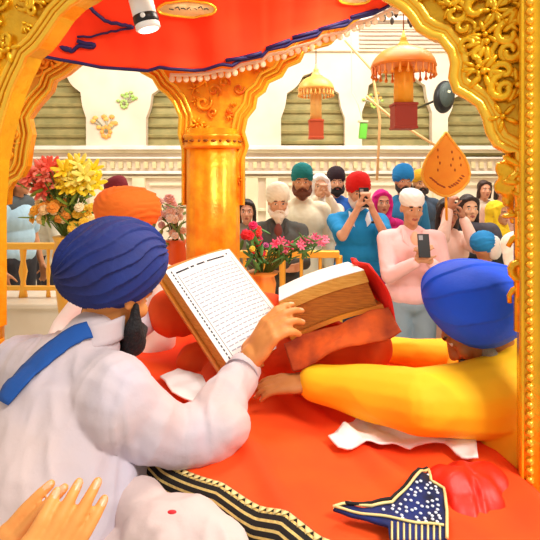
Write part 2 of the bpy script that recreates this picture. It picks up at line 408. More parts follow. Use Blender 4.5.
# inlaid flower sprays painted on the marble
def inlay(px, py, s, cols, label, seed):
    rnd = random.Random(seed); c = WP(px, py, WY-.02); t = empty('inlaid_flower_panel', c, label, 'wall inlay')
    m1 = MB(); m2 = MB(); m3 = MB()
    for k in range(9):
        a = rnd.uniform(-1.2, 1.2); L = s*rnd.uniform(.5, 1.1); q = c+V(math.sin(a)*L, 0, math.cos(a)*L)
        m3.tube([c, c.lerp(q, .5)+V(.03, 0, 0), q], .012, 6)
        (m1 if k % 2 else m2).ell(q, (s*.17, .02, s*.13))
    for k in range(8): a = 2*PI*k/8; m1.ell(c+V(math.cos(a)*s*.25, 0, math.sin(a)*s*.3), (s*.13, .02, s*.13))
    m1.build('petals', mat('inlay_'+cols[0], cols[0], .6), t); m2.build('buds', mat('inlay_'+cols[1], cols[1], .6), t); m3.build('stems', mat('inlay_stem', '#a8a080', .6), t)
inlay(106, 132, .30, ('#e8a24a', '#e7b45a'), 'orange flower medallion inlaid on the marble between the left arches', 1)
inlay(124, 104, .22, ('#a9c46a', '#9fbf5c'), 'green leafy spray inlaid high on the marble at left', 2)
inlay(374, 104, .20, ('#a9c45a', '#e8a24a'), 'green spray inlaid on the marble left of the large hanging canopy', 3)
# ================================================================ DAIS + CANOPY
mb = MB(); mb.box((.15, 1.62, (DAIS+FLOOR)/2), (3.6, 2.36, DAIS-FLOOR)); o = mb.build('dais', MATS['floor_marble'], None, (0.15, 1.62, FLOOR), smooth=False, bevel=.015); props(o, 'white marble dais carrying the gold canopy and the readers', 'platform')
LW = P(20, 300, 4.0)
mb = MB(); mb.box((-1.9, 4.0, (.55+FLOOR)/2), (2.6, .5, .55-FLOOR)); mb.box((-1.9, 3.98, .56), (2.66, .58, .04)); o = mb.build('marble_ledge', MATS['floor_marble'], None, (-1.9, 4, FLOOR), smooth=False, bevel=.01); props(o, 'low white marble ledge under the left railing', 'ledge')
can = empty('gold_canopy', (0.15, 1.62, DAIS), 'ornate carved gold canopy of cusped arches and pillars on the dais', 'canopy')
# --- back arcade in plane y = BD
BD = 2.42
def B(px, py, off=0): return P(px, py, BD)+V(0, off, 0)
ZTOP = 2.72; pt = YH-(ZTOP-H)*F/BD
left_in = [(6, 205), (7, 190), (12, 181), (20, 177), (26, 166), (28, 150), (31, 134), (28, 118), (36, 106), (44, 97), (50, 90), (53, 80), (66, 73), (82, 60), (104, 46), (127, 60), (143, 72), (154, 78), (160, 88), (168, 94), (175, 103), (181, 117), (180, 134), (184, 150), (184, 205)]
rr = [(243, 205), (243, 158), (247, 146), (243, 132), (246, 118), (254, 108), (256, 97), (264, 91), (268, 82), (281, 76), (287, 66), (299, 61), (304, 51), (318, 46), (330, 43), (340, 32), (352, 22), (368, 12), (384, 4), (395, -14)]
right_in = rr+[(790-x, y) for x, y in reversed(rr[:-1])]
def scroll_fill(mb, pts_in, npts, seed, size, nrm, flip=1):
    """carved scrolls and leaves on a region sampled by pts_in() -> (centre, ex, ez)"""
    rnd = random.Random(seed)
    for _ in range(npts):
        r = pts_in(rnd)
        if r is None: continue
        c, ex, ez = r; s = size*rnd.uniform(.6, 1.25); a0 = rnd.uniform(0, 2*PI); kind = rnd.random(); sg = rnd.choice((-1, 1))
        if kind < .45:
            pts = []; rad = []
            for k in range(15):
                t = k/14; a = a0+sg*t*2.4*PI; q = s*(1-t*.85)
                pts.append(c+(ex*math.cos(a)+ez*math.sin(a))*q+nrm*(.004+.012*t)); rad.append(.0028+.22*s*(.35+.4*math.sin(PI*t)))
            mb.tube(pts, rad, 6)
        else:
            m = rnd.choice((4, 5, 6))
            for k in range(m):
                a = a0+2*PI*k/m if kind > .7 else a0+(k-m/2)*.5
                d = ex*math.cos(a)+ez*math.sin(a); w = nrm.cross(d); Rm = Matrix((d, w, nrm)).transposed()
                mb.ell(c+d*s*.6+nrm*.006, (s*.5, s*.19, .012), Rm, 8, 6)
            mb.ell(c+nrm*.01, (s*.2, s*.2, .012), Matrix((ex, nrm.cross(ex), nrm)).transposed(), 8, 6)
def inside(p, poly):
    c = False; j = len(poly)-1
    for i in range(len(poly)):
        if (poly[i][1] > p[1]) != (poly[j][1] > p[1]) and p[0] < (poly[j][0]-poly[i][0])*(p[1]-poly[i][1])/(poly[j][1]-poly[i][1])+poly[i][0]: c = not c
        j = i
    return c
def arch(inn, xa, xb, ybot, PF, m, label_seed, carve_m, nrm, ncarve, size, ytop, xr=None, nm='arch', trimw=3.2, edge_m=None):
    outer = [(xa, ybot), (xa, ytop), (xb, ytop), (xb, ybot)]
    poly = [(xa, ybot), (xa, ytop), (xb, ytop), (xb, ybot)]+list(reversed([(x, y) for x, y in inn]))
    mb = MB(); mb.prism([[PF(x, y) for x, y in poly]], -nrm*.06)
    a = mb.build(nm, m, can, smooth=False)
    e = MB(); e.tube([PF(x, y)+nrm*.008 for x, y in inn], .011, 8); e.build('rim', gold_hi, a)
    # second and third moulding, set back into the plate
    cx = sum(x for x, y in inn)/len(inn); cy = sum(y for x, y in inn)/len(inn)+40
    e = MB()
    for off, r in ((6, .007), (11, .010)):
        q = []
        for i, (x, y) in enumerate(inn):
            x0, y0 = inn[max(i-1, 0)]; x1, y1 = inn[min(i+1, len(inn)-1)]; tx, ty = x1-x0, y1-y0; L = math.hypot(tx, ty) or 1
            q.append(PF(x+ty/L*off*trimw/3.2, y-tx/L*off*trimw/3.2)+nrm*.006)
        e.tube(q, r, 6)
    e.build('moulding', edge_m or gold_hi, a)
    def samp(rnd):
        for _ in range(60):
            x = rnd.uniform(xa, xb); y = rnd.uniform(ytop, ybot)
            if inside((x, y), poly):
                near = min(math.hypot(x-u, y-v) for u, v in inn)
                if near > 14: return PF(x, y)+nrm*.004, V(1, 0, 0) if nrm.x == 0 else nrm.cross(V(0, 0, 1)).normalized(), V(0, 0, 1)
        return None
    e = MB(); scroll_fill(e, samp, ncarve, label_seed, size, nrm); e.build('carving', carve_m, a)
    return a
N0 = V(0, -1, 0)
arch(left_in, -8, 213, 205, B, gold_or, 5, gold_or, N0, 150, .035, pt)
arch(right_in, 213, 577, 205, B, gold_or, 6, mat('carved_red_gold', '#f29a12', .4, .35, col2='#dd5a08', vscale=22), N0, 260, .03, pt)
def pillar(px, w, d, zt, m, z0=DAIS, flutes=10):
    c = P(px, 0, d); r = w/2; n = 40
    mb = MB(); fl = lambda a: .10*(1/max(abs(math.cos(a)), abs(math.sin(a)))-1)/.414+.022*math.cos(a*12)
    prof = [(r*1.35, z0), (r*1.35, z0+.06), (r*1.15, z0+.09), (r*1.25, z0+.13), (r, z0+.18), (r*.98, z0+.2)]
    mb.lathe((c.x, d, 0), prof, n)
    mb.lathe((c.x, d, 0), [(r*.93, z0+.19), (r*.93, zt+.06)], 96, fl)
    o = mb.build('pillar', m, can, smooth=True)
    cp = MB(); cp.lathe((c.x, d, 0), [(r*.95, zt-.035), (r*1.04, zt-.03), (r*1.06, zt-.02), (r*1.0, zt-.012), (r*1.0, zt+.012), (r*1.06, zt+.02), (r*1.04, zt+.03), (r*.95, zt+.035)], 96, fl)
    cp.build('capital', m, o)
    bd = MB()
    for k in range(26): a = 2*PI*k/26; bd.ell((c.x+r*1.0*(1+fl(a))*math.cos(a), d+r*1.0*(1+fl(a))*math.sin(a), zt), (r*(.10 if k % 3 else .05), r*.07, .006), None, 6, 5)
    bd.build('ornament_band', gold_dark, o)
    return o
zc = B(0, 146).z
pillar(213, .275, BD+.02, zc+.02, gold_or); pillar(-8, .11, BD+.02, zc+.02, gold_or); pillar(562, .22, BD+.02, zc+.02, gold_or)
# --- near arch: a plane running from the left back to the right front
LA = V(-.83, 1.6, 0); RA = V(.54, 1.05, 0); ex = (RA-LA).normalized(); NF = ex.cross(V(0, 0, 1)).normalized()
if NF.y > 0: NF = -NF
def FP(px, py):
    a = (px-YH*0-270)/F                 # ray x = a*y
    t = (a*LA.y-LA.x)/(ex.x-a*ex.y); q = LA+ex*t
    return V(q.x, q.y, H-(py-YH)/F*q.y)
fl = [(-9, 330), (-9, 205), (-6, 160), (-1, 135), (5, 112), (11, 92), (18, 76), (23, 66), (27, 56), (38, 47), (45, 38), (52, 28), (60, 16), (72, 4), (86, -4), (100, -16), (130, -38), (170, -52), (215, -70)]
fr = [(268, -66), (320, -48), (356, -30), (378, -14), (386, -2), (394, 2), (404, 8), (412, 16), (420, 29), (432, 36), (441, 38), (452, 52), (455, 64), (453, 78), (457, 90), (468, 96), (480, 104), (487, 118), (490, 132), (497, 144), (508, 150), (519, 152), (519, 330)]
arch(fl+fr, -22, 546, 330, FP, gold, 11, gold, NF, 330, .036, -150, nm='arch', trimw=3.4)
def fpillar(x0, x1, bx, name='pillar'):
    """square gilt post with a beaded strip, from the dais to the top plate"""
    pa, pb = FP(x0, 200), FP(x1, 200); w = (pb-pa).length; c = (pa+pb)/2; d = c.y
    zt = 2.35; R = Matrix((ex, -NF, V(0, 0, 1))).transposed()
    mb = MB(); mb.box((c.x, c.y, (DAIS+zt)/2)+(NF*-.0).to_tuple()[:0] if 0 else V(c.x, c.y, (DAIS+zt)/2), (w, .07, zt-DAIS), R)
    for s in (-.5, .5): mb.box(V(c.x, c.y, (DAIS+zt)/2)+ex*s*w*.82+NF*.037, (w*.13, .012, zt-DAIS), R)
    o = mb.build(name, gold, can, smooth=False, bevel=.003)
    b = MB(); z = DAIS+.03; q = FP(bx, 200)
    while z < zt: b.ell(V(q.x, q.y, z)+NF*.037, (w*.17, .010, .0085), R, 8, 6); z += .019
    b.build('bead_strip', gold_hi, o)
fpillar(518, 545, 528); fpillar(-24, -9, -17)
# gilt bracket blossom hanging below the right spandrel
mb = MB(); c = FP(516, 180)+V(0, .03, 0)
for k in range(3):
    for j in range(7): a = 2*PI*j/7+k*.4; mb.ell(c+V(math.cos(a)*.013*(k+.6)*.8, -.010*(3-k), math.sin(a)*.022*(k+.6)*.8), (.013, .012, .018), None, 8, 6)
mb.chain([c+V(.01, 0, .07), c+V(0, 0, 0), c+V(.006, 0, -.05), c+V(.01, 0, -.09)], [.012, .022, .014, .009])
mb.cap(c, FP(523, 176), .016, .012)
mb.soft('bracket', gold, can, voxel=.005, smooth=2)
# ================================================================ RED CANOPY CLOTH
red = cloth('#ff4206', bump=.15, bscale=14, col2='#fc3404', vscale=3)
edge = [(-20, 62), (10, 60), (28, 58), (42, 57), (60, 60), (80, 63), (100, 67), (125, 69), (148, 71), (160, 68), (172, 70), (190, 70), (205, 69), (222, 65), (232, 66), (240, 60), (262, 56), (268, 50), (286, 47), (292, 43), (316, 37), (322, 31), (345, 27), (352, 20), (372, 14), (380, 10), (400, 0), (440, -30), (520, -60)]
def edge_y(x):
    for (a, b), (c, d) in zip(edge, edge[1:]):
        if a <= x <= c: return b+(d-b)*(x-a)/(c-a)
    return edge[-1][1]
CD = 2.24
def cl(u, v):       # v=0 hem, v=1 top; the cloth billows forward towards the top
    x = -20+540*u; y = edge_y(x); p = P(x, y, CD); zt = 2.5; z = p.z+(zt-p.z)*v
    fold = .016*math.sin(x*.075+math.sin(x*.03)*2+v*1.1)*(1-.4*v)+.012*noise.noise(V(x*.02, v*2.2, 1))+.02*noise.noise(V(x*.012+v*2, v*3, 7))
    return V(p.x, CD-.42*v*v+fold, z+.006*math.sin(x*.2)*(v > 0)*(1-v))
tr = empty('canopy_cloth', P(200, 60, CD), 'vivid red canopy cloth with dark blue piping slung under the gold arches', 'cloth')
mb = MB(); mb.grid(cl, 180, 24); mb.build('drape', red, tr, solid=.004)
mb = MB(); mb.tube([cl(i/180, 0)+V(0, -.006, 0) for i in range(181)], .0075, 8)
for a in ((240, 60, 262, 57), (226, 62, 250, 58), (266, 52, 290, 44), (292, 44, 318, 37), (318, 36, 348, 27), (350, 21, 378, 12)):
    mb.tube([cl((a[0]+20)/540, .02)+V(0, -.012, .004), cl((a[2]+20)/540, .02)+V(0, -.012, .0)], .009, 6)
mb.build('piping', navy, tr)
def on_cloth(px, py, off=.02):
    u = (px+20)/540; best = None
    for k in range(101):
        q = cl(u, k/100); yy = YH+(H-q.z)/q.y*F; xx = 270+q.x/q.y*F
        if best is None or abs(yy-py) < best[0]: best = (abs(yy-py), q, xx)
    # re-centre u for the perspective of the forward bulge
    u2 = u+(px-best[2])/540; q = min((cl(u2, k/100) for k in range(101)), key=lambda q: abs(YH+(H-q.z)/q.y*F-py))
    return q+V(0, -off, 0)
def seam(pts, r, name='fold_piping', m=navy):
    mb = MB(); L = []
    for (a, b), (c, d) in zip(pts, pts[1:]):
        for k in range(5): L.append(on_cloth(a+(c-a)*k/5, b+(d-b)*k/5, .008))
    L.append(on_cloth(*pts[-1], .008)); mb.tube(L, r if hasattr(r, '__len__') else r, 8); mb.build(name, m, tr)
seam([(86, 4), (96, 14), (106, 22), (120, 25), (134, 28)], .008)
seam([(78, 37), (92, 37), (112, 32), (134, 29)], .005)
seam([(78, 41), (87, 44), (96, 45), (93, 48), (80, 46), (72, 52), (60, 47), (72, 50)], .009)
# embroidered cream ovals on the cloth
for cx, cy, rx, ry in ((187, 10, 29, 8), (354, -1, 16, 6)):
    mb = MB(); ctr = on_cloth(cx, cy, .012); ring = [on_cloth(cx+rx*math.cos(2*PI*k/24), cy+ry*math.sin(2*PI*k/24), .010) for k in range(24)]
    mb.add([ctr]+ring, [(0, 1+k, 1+(k+1) % 24) for k in range(24)]); o = mb.build('embroidered_oval', mat('cream_satin', '#f7dca4', .5), tr, solid=.003)
    mb = MB(); mb.tube(ring+[ring[0]], .006, 6); mb.build('gold_edging', gold_hi, o)
    mb = MB()
    for k in range(7): a = cx-rx*.6+k*rx*.2; mb.tube([on_cloth(a, cy, .016), on_cloth(a+rx*.1, cy-ry*.25*(k % 2), .016), on_cloth(a+rx*.16, cy+ry*.15, .016)], .0025, 5)
    mb.build('stitching', inkm, o)
# scalloped trim of the ceiling cloth seen under the red hem
mb = MB(); mb.tube([P(x, edge_y(x)+5, CD+.05) for x in range(170, 400, 4)], .008, 6)
for x in range(172, 400, 7): mb.ell(P(x, edge_y(x)+9, CD+.05), (.014, .006, .016), None, 8, 6)
mb.build('beaded_fringe', mat('fringe_cream', '#f7dcb4', .6), tr)
# ---------------- lamp
c = P(144, 12, 1.55); R = rotm(.1, 0, -.26)
t = empty('spot_lamp', P(140, -30, 1.55), 'small white cylindrical spot lamp with a black band hanging before the red cloth', 'lamp')
ax = R @ V(0, 0, 1)
def cyl(name, a, b, r, m, parent): q = MB(); q.cap(c+ax*a, c+ax*b, .001, .001) if 0 else q.tube([c+ax*a, c+ax*(a+.003), c+ax*(b-.003), c+ax*b], [r*.93, r, r, r*.93], 28); return q.build(name, m, parent)
cyl('housing', -.014, .05, .037, white_p, t); cyl('band', -.038, -.010, .039, black, t); cyl('lens_ring', -.056, -.036, .038, white_p, t)
cyl('lens', -.059, -.054, .031, mat('lamp_glow', '#fff6e4', .3, emit=2.5), t)
cyl('stem', .045, .2, .008, black, t)
mb = MB(); mb.ell(c+V(.0, -.040, 0)+ax*-.022, (.008, .004, .008)); mb.build('badge', white_p, t)
# ================================================================ HANGING FURNITURE
def chhatra(px, ytop, ydome, ybrim, yfr, ysh, ybox, w, wsh, wbox, d, label, cols, chain_to=-60):
    k = d/F; c = P(px, ybrim, d); zz = lambda y: P(px, y, d).z; t = empty('hanging_canopy', (c.x, d, zz(ybox)), label, 'hanging ornament', None)
    mo = mat('dome_'+cols[0], cols[0], .4, .1, col2=cols[1], vscale=4); ms = mat('shaft_'+cols[2], cols[2], .5, .15); mx = mat('box_'+cols[3], cols[3], .7)
    r = w*k/2; prof = []
    for i in range(12):
        a = PI/2*i/11; prof.append((r*math.cos(a)*(1 if i < 11 else 0)+.012, zz(ybrim)+(zz(ydome)-zz(ybrim))*math.sin(a)**1.15))
    m = MB(); m.lathe((c.x, d, 0), [(r*.96, zz(ybrim)-.01)]+prof, 32, lambda a: .02*abs(math.sin(a*8))); m.build('dome', mo, t)
    m = MB(); m.lathe((c.x, d, 0), [(.09, zz(ydome)-.05), (.055, zz(ydome)+.02), (.03, zz(ydome)+.06), (.036, zz(ydome)+.075), (.022, zz(ydome)+.09), (.005, zz(ytop))], 16); m.build('finial', ms, t)
    m = MB(); m.tube([V(c.x, d, zz(ytop)-.01), V(c.x, d, zz(chain_to))], .006, 6); m.build('suspension_rod', gold_dark, t)
    f = MB(); nb = 26
    f.tube([V(c.x+r*math.cos(2*PI*i/32), d+r*math.sin(2*PI*i/32), zz(ybrim)) for i in range(33)], .012, 6)
    for i in range(nb):
        a = 2*PI*i/nb; q = V(c.x+r*math.cos(a), d+r*math.sin(a), 0); q.z = zz(ybrim)
        L = zz(ybrim)-zz(yfr); f.tube([q, q-V(0, 0, L*.6), q-V(0, 0, L*.85), q-V(0, 0, L)], [.008, .010, .022, .005], 6)
    f.build('fringe', mo, t)
    m = MB(); rs = wsh*k/2; m.lathe((c.x, d, 0), [(rs, zz(ybrim)+.05), (rs*1.02, zz((ybrim+ysh)/2)), (rs*1.05, zz(ysh))], 32, lambda a: .05*math.sin(a*10)); m.build('shaft', ms, t)
    m = MB(); h = zz(ysh)-zz(ybox); m.box((c.x, d, zz(ysh)-h/2), (wbox*k, wbox*k, h)); m.box((c.x, d, zz(ysh)), (wbox*k*1.08, wbox*k*1.08, .03)); m.box((c.x, d, zz(ybox)), (wbox*k*1.06, wbox*k*1.06, .03)); m.build('box', mx, t, smooth=False, bevel=.008)
    return t
chhatra(403.5, 30, 46, 67, 78, 105, 128, 61, 18, 22, 5.0, 'large orange domed canopy with hanging fringe, gold shaft and dark red box', ('#f08a1c', '#e06a10', '#f6a21e', '#9c2c10'))
chhatra(316, 64, 76, 90, 97, 121, 138, 34, 11, 14, 6.2, 'smaller pale orange domed canopy with red box hanging before the middle arch', ('#f5b45a', '#f0a03c', '#f4b860', '#c04818'))
# chains of small dark beads at the top
t = empty('bead_strings', P(396, 12, 4.4), 'strings of small dark drops hanging above the large orange canopy', 'hanging ornament')
for k, (x, L) in enumerate(((384, 18), (392, 21), (396, 14), (409, 20), (411, 24))):
    m = MB(); m.tube([P(x, -40, 4.4), P(x, L, 4.4)], .004, 5)
    for y in range(2, L, 6): m.ell(P(x, y, 4.4), (.012, .012, .022), None, 6, 6)
    m.ell(P(x, L, 4.4), (.018, .018, .035), None, 8, 6); m.build('string', mat('dark_drop', '#4a3a30', .4), t)
# oval wall speaker
t = empty('wall_speaker', P(444, 97, 7.4), 'black oval loudspeaker hanging right of the large orange canopy', 'speaker')
m = MB(); c = P(444, 97, 7.4); m.ell(c, (.155, .12, .245), rotm(0, 0, .12), 24, 16); m.build('shell', black, t)
m = MB(); m.ell(c+V(.01, -.07, .02), (.115, .06, .19), rotm(0, 0, .12), 24, 16); m.build('grille', mat('speaker_grille', '#3a443c', .5, bump=.6, bscale=90), t)
m = MB(); m.box(c+V(.03, -.125, .06), (.04, .015, .035), rotm(0, 0, .3)); m.build('badge', mat('cream_badge', '#d8d4b0', .5), t, smooth=False)
m = MB(); m.tube([c+V(0, .05, 0), V(c.x, WY-.02, c.z)], .02, 8); m.build('wall_arm', black, t)
# green box light on the wall
t = empty('green_lantern', P(363, 130, 7.6), 'small bright green box lantern beside the large orange canopy', 'lantern')
m = MB(); m.box(P(363, 131, 7.6), (.11, .1, .24), rotm(0, 0, .1)); m.build('case', mat('green_case', '#6cc83c', .4), t, smooth=False, bevel=.012)
m = MB(); m.box(P(363, 121.5, 7.6), (.14, .13, .03)); m.tube([P(363, 122, 7.6), P(358, 104, 7.6), P(352, 92, 7.8), P(350, -40, 8)], .008, 6); m.build('cap_and_wire', mat('wire_cream', '#d9c9a0', .5), t, smooth=False)
# slack festoon cords across the marble
for pts, lb in ((((366, 96), (392, 118), (420, 136), (436, 146)), 'thin orange cord slanting from the green spray down to the leaf fan'), (((345, 40), (372, 70), (380, 120), (377, 180)), 'thin pale cable dropping beside the large orange canopy')):
    m = MB(); m.tube([P(x, y, 6.6 if 'orange' in lb else 8.2) for x, y in pts], .018 if 'orange' in lb else .008, 6); o = m.build('festoon' if 'orange' in lb else 'wall_cable', mat('cord_orange', '#f0b878', .6) if 'orange' in lb else MATS['wire_cream'], None, P(*pts[0], 6.6)); props(o, lb, 'cord')
# ================================================================ RAILINGS
def railing(x0, x1, d, zb, zt, label, n, mid=True):
    t = empty('railing', ((x0+x1)/2, d, zb), label, 'railing')
    for z in ([zt, zb+.07]+([zb+(zt-zb)*.5] if mid else [])):
        m = MB(); m.box(((x0+x1)/2, d, z), (x1-x0, .06 if z == zt else .04, .05 if z == zt else .035)); m.build('rail', rail_m, t, smooth=False, bevel=.006)
    for k in range(n+1):
        x = x0+(x1-x0)*k/n; big = k % 3 == 0
        m = MB(); r = .026 if big else .014
        m.lathe((x, d, 0), [(r*1.3, zb), (r, zb+.05), (r*.7, zb+(zt-zb)*.3), (r*1.25, zb+(zt-zb)*.5), (r*.7, zb+(zt-zb)*.7), (r, zt-.03), (r*.9, zt-.01)], 12); m.build('post' if big else 'baluster', rail_m, t)
    return t
railing(-3.1, -.75, 3.9, .58, P(0, 246, 3.9).z, 'gold railing on the marble ledge at left', 12, False)
railing(-.32, .50, 3.62, FLOOR, P(0, 254, 3.62).z, 'gold railing before the man in the cream kurta', 6)
# ================================================================ CROWD
up = lambda x, y, z: (x, y, z)
def hold(y=1.40, z=None, dx=.06, fwd=-.30): return {}
# both hands raised in front of the face, holding a phone
def phone_arms(z=1.45, fwd=-.3, dx=.045):
    return {'L': ((-dx-.01, fwd, z-.08), (.25, -.15, .9), (.9, .1, 0), (.5, .7, .5), (-.45, -.1, -1)), 'R': ((dx+.01, fwd, z-.08), (-.25, -.15, .9), (-.9, .1, 0), (.5, .7, .5), (.45, -.1, -1))}
joined = {'L': ((-.035, -.27, 1.22), (.1, -.2, 1), (1, 0, 0), (.05, .1, .05), (-1, .2, -.4)), 'R': ((.035, -.27, 1.22), (-.1, -.2, 1), (-1, 0, 0), (.05, .1, .05), (1, .2, -.4))}
folded = {'L': ((.02, -.24, 1.12), (1, -.1, .1), (0, 1, .1), (.3, .4, .3), (-1, .1, -.5)), 'R': ((-.02, -.26, 1.15), (-1, -.1, .1), (0, 1, 0), (.3, .4, .3), (1, .1, -.5))}
def collar(col, inner=None, open_=.05):
    def f(root, W, Rz, k):
        for s in (-1, 1):
            q = MB(); q.prism([[W(s*.012, -.125, 1.335), W(s*.06, -.085, 1.47), W(s*.085, -.045, 1.485), W(s*.09, -.115, 1.40), W(s*.055, -.135, 1.365)]], (0, .012, 0)); q.build('collar', cloth(col), root, bevel=.004)
        if inner: q = MB(); q.ell(W(0, -.105, 1.40), (.035*k, .035*k, .07*k)); q.build('neck_opening', cloth(inner), root)
    return f
def phone(p, R, label, col=black, back=True):
    t = empty('smartphone', p, label, 'phone')
    m = MB(); m.box(p, (.075, .009, .15), R); m.build('case', col, t, smooth=False, bevel=.003)
    m = MB(); m.box(p+R @ V(0, .0052, 0), (.066, .002, .138), R); m.build('screen', mat('screen_glass', '#20242c', .1), t, smooth=False)
    m = MB(); m.box(p+R @ V(-.018, -.0055, .05), (.026, .004, .03), R); m.build('camera_bump', mat('lens_grey', '#9a9aa2', .2), t, smooth=False)
CR = 'devotees standing behind the dais'
person(278, 203, 3.95, 'old man with white beard, cream turban and dark grey shirt', hd=(.12, .12, 0), tone='#e0a47c', top='#4b4a44', bottom='#3a3a3c', gear=('turban', '#f6ecd2', 1.06), beardc='#efe2cf', beardl=.06, arms=folded, vest=collar('#3f3e3a', '#7a3a30'), girth=1.12, group=CR)
person(302, 183, 4.45, 'bearded man in teal turban and cream kurta behind the old man', hd=(-.05, 0, 0), tone='#d8986a', top='#f9f0cf', bottom='#efe6cc', gear=('turban', '#0f7f80', 1.0), beardc='#6e3a1e', beardl=.03, skirt=True, girth=1.05, group=CR)
person(320, 187, 5.0, 'person with white head cloth raising a camera between teal and black turbans', tone='#d8a07c', top='#f2e2c8', bottom='#6a6a70', gear=('scarf', '#f4f0ea'), arms=phone_arms(1.62, -.28), group=CR)
person(336, 183, 5.35, 'man with black turban and black beard in blue and yellow shirt', tone='#dba07a', top='#1d5fb8', bottom='#222a3c', gear=('turban', '#2a1620', 1.02), beardc='#120c0c', beardl=.03, group=CR,
       vest=lambda root, W, Rz, k: MB().prism([[W(-.14, -.15, 1.0), W(-.02, -.16, 1.0), W(-.05, -.15, 1.42), W(-.15, -.12, 1.38)]], (0, .02, 0)).build('yellow_front_panel', cloth('#f2d028'), root))
r4, W4, h4, R4 = person(358, 193, 4.1, 'man in red turban and bright blue polo photographing with a phone', hd=(.05, .1, 0), tone='#e2aa86', top='#0f8ccb', bottom='#31465a', sleeve='short', gear=('turban', '#e8140c', 1.08), beardc='#e9ddd2', beardl=.02, arms=phone_arms(1.60, -.30), girth=1.15, group=CR, vest=collar('#e8eef4'))
phone(W4(-.01, -.32, 1.61), rotm(0, -.1, 0), 'dark phone held up before the face of the man in red turban')
m = MB(); m.tube([W4(.10+.035*math.cos(a), -.25+.035*math.sin(a), 1.42+.01*math.cos(a)) for a in [2*PI*i/16 for i in range(17)]], .008, 6); o = m.build('wristwatch', black, None, W4(.1, -.25, 1.42)); props(o, 'black wristwatch on the wrist of the man in blue polo', 'watch')
person(382, 203, 4.75, 'woman in bright magenta headscarf behind the pink shirted man', tone='#e6a27e', top='#d01a78', bottom='#7c1c54', gear=('scarf', '#e01a86'), skirt=True, group=CR)
person(403, 182, 5.1, 'bearded man in bright blue turban with white under-band', tone='#c98a62', top='#2a7aa8', bottom='#2c3444', gear=('turban', '#1b86cc', 1.1), beardc='#2a2220', beardl=.04, group=CR)
person(420, 184, 5.8, 'man in mustard turban far behind the blue turban', tone='#c88a5c', top='#3c4a5c', bottom='#2c3038', gear=('turban', '#e0a41c', 1.), beardc='#30221a', group=CR)
r7, W7, h7, R7 = person(411, 208, 3.5, 'man in white head wrap and pale pink shirt looking down at a phone', hd=(.05, .2, 0), tone='#d39a72', top='#f3c3c2', bottom='#8fa6b4', gear=('cap', '#f8f4ee'),
       arms={'L': ((-.05, -.30, 1.28), (.45, -.2, .8), (.7, .5, .2), (.5, .6, .5), (-.5, .1, -1)), 'R': ((.06, -.29, 1.27), (-.5, -.2, .75), (-.7, .5, .2), (.5, .7, .5), (.5, .1, -1))}, girth=1.15, group=CR, vest=collar('#f3c3c2', '#f0c0a0'))
phone(W7(-.01, -.345, 1.40), rotm(0, -.25, 0), 'black phone held at chest height by the man in pink shirt')
# woman holding the gold leaf standard
r8, W8, h8, R8 = person(447, 214, 3.95, 'person in pale pink clothes holding up the orange leaf fan', tone='#b87a58', top='#f4cdbc', bottom='#eec0ac', skirt=True, hair=('#2a1a14', .02),
       arms={'L': ((-.06, -.2, 1.68), (.3, -.05, 1), (.8, .3, 0), (.9, 1.0, .7), (-.3, -.4, -1)), 'R': ((.07, -.2, 1.60), (-.3, -.05, 1), (-.8, .3, 0), (.9, 1., .7), (.3, -.4, -1))}, group=CR)
r9, W9, h9, R9 = person(468, 209, 4.3, 'woman with long dark hair in black dress and grey shawl, hands joined', tone='#e6ac84', top='#17171b', bottom='#17171b', skirt=True, hair=('#2c1a14', .12), arms=joined, group=CR,
       vest=lambda root, W, Rz, k: MB().chain([W(-.05, -.08, 1.47), W(.06, -.1, 1.46), W(.2, -.03, 1.40), W(.25, -.02, 1.2), W(.22, .02, 1.0)], [.04, .05, .09, .085, .07]).soft('shawl', cloth('#4a4650'), root, voxel=.01, wrk=(.007, 14, (1, 1, .4))))
person(497, 214, 4.8, 'person in bright yellow headscarf seen beyond the dark shawl', tone='#c98a60', yaw=.6, top='#f4c81c', bottom='#c99a1c', gear=('scarf', '#f6cc1a'), skirt=True, group=CR)
person(502, 190, 5.75, 'dark haired person far back beside the right spandrel', tone='#d69470', top='#d8a48c', bottom='#5a4a4a', hair=('#241814', .0), group=CR)
person(484, 190, 6.4, 'dark haired person farthest back behind the yellow headscarf', tone='#d69470', top='#c8b4a0', bottom='#4a4a5a', hair=('#3a2016', .0), group=CR)
r11, W11, h11, R11 = person(484, 250, 3.5, 'child in round blue turban with white band, seen from behind', yaw=2.5, tone='#c98a60', top='#15161c', bottom='#1a1c26', gear=('fan', '#1c86c8', .78), voxel=.007, group=CR,
       vest=lambda root, W, Rz, k: MB().ell(W(-.09, .0, 1.66), (.05, .06, .085), Rz).build('white_under_band', cloth('#f4f1ec'), root))
person(531, 206, 3.12, 'person in white short sleeved shirt half hidden by the right gold pillar', yaw=.5, tone='#e0a078', top='#faf3e4', bottom='#3c3c44', sleeve='short', hair=('#5a3a20', .0), arms={'L': ((-.12, -.3, 1.05), (.6, -.3, .2), (0, 1, 0), (.4, .5, .3), (-1, .3, -.6))}, group=CR)
person(247, 212, 4.9, 'dark haired person in grey peeping out beside the centre pillar', tone='#e0a080', top='#8a8478', bottom='#4a4644', hair=('#2a1c16', .0), group=CR)
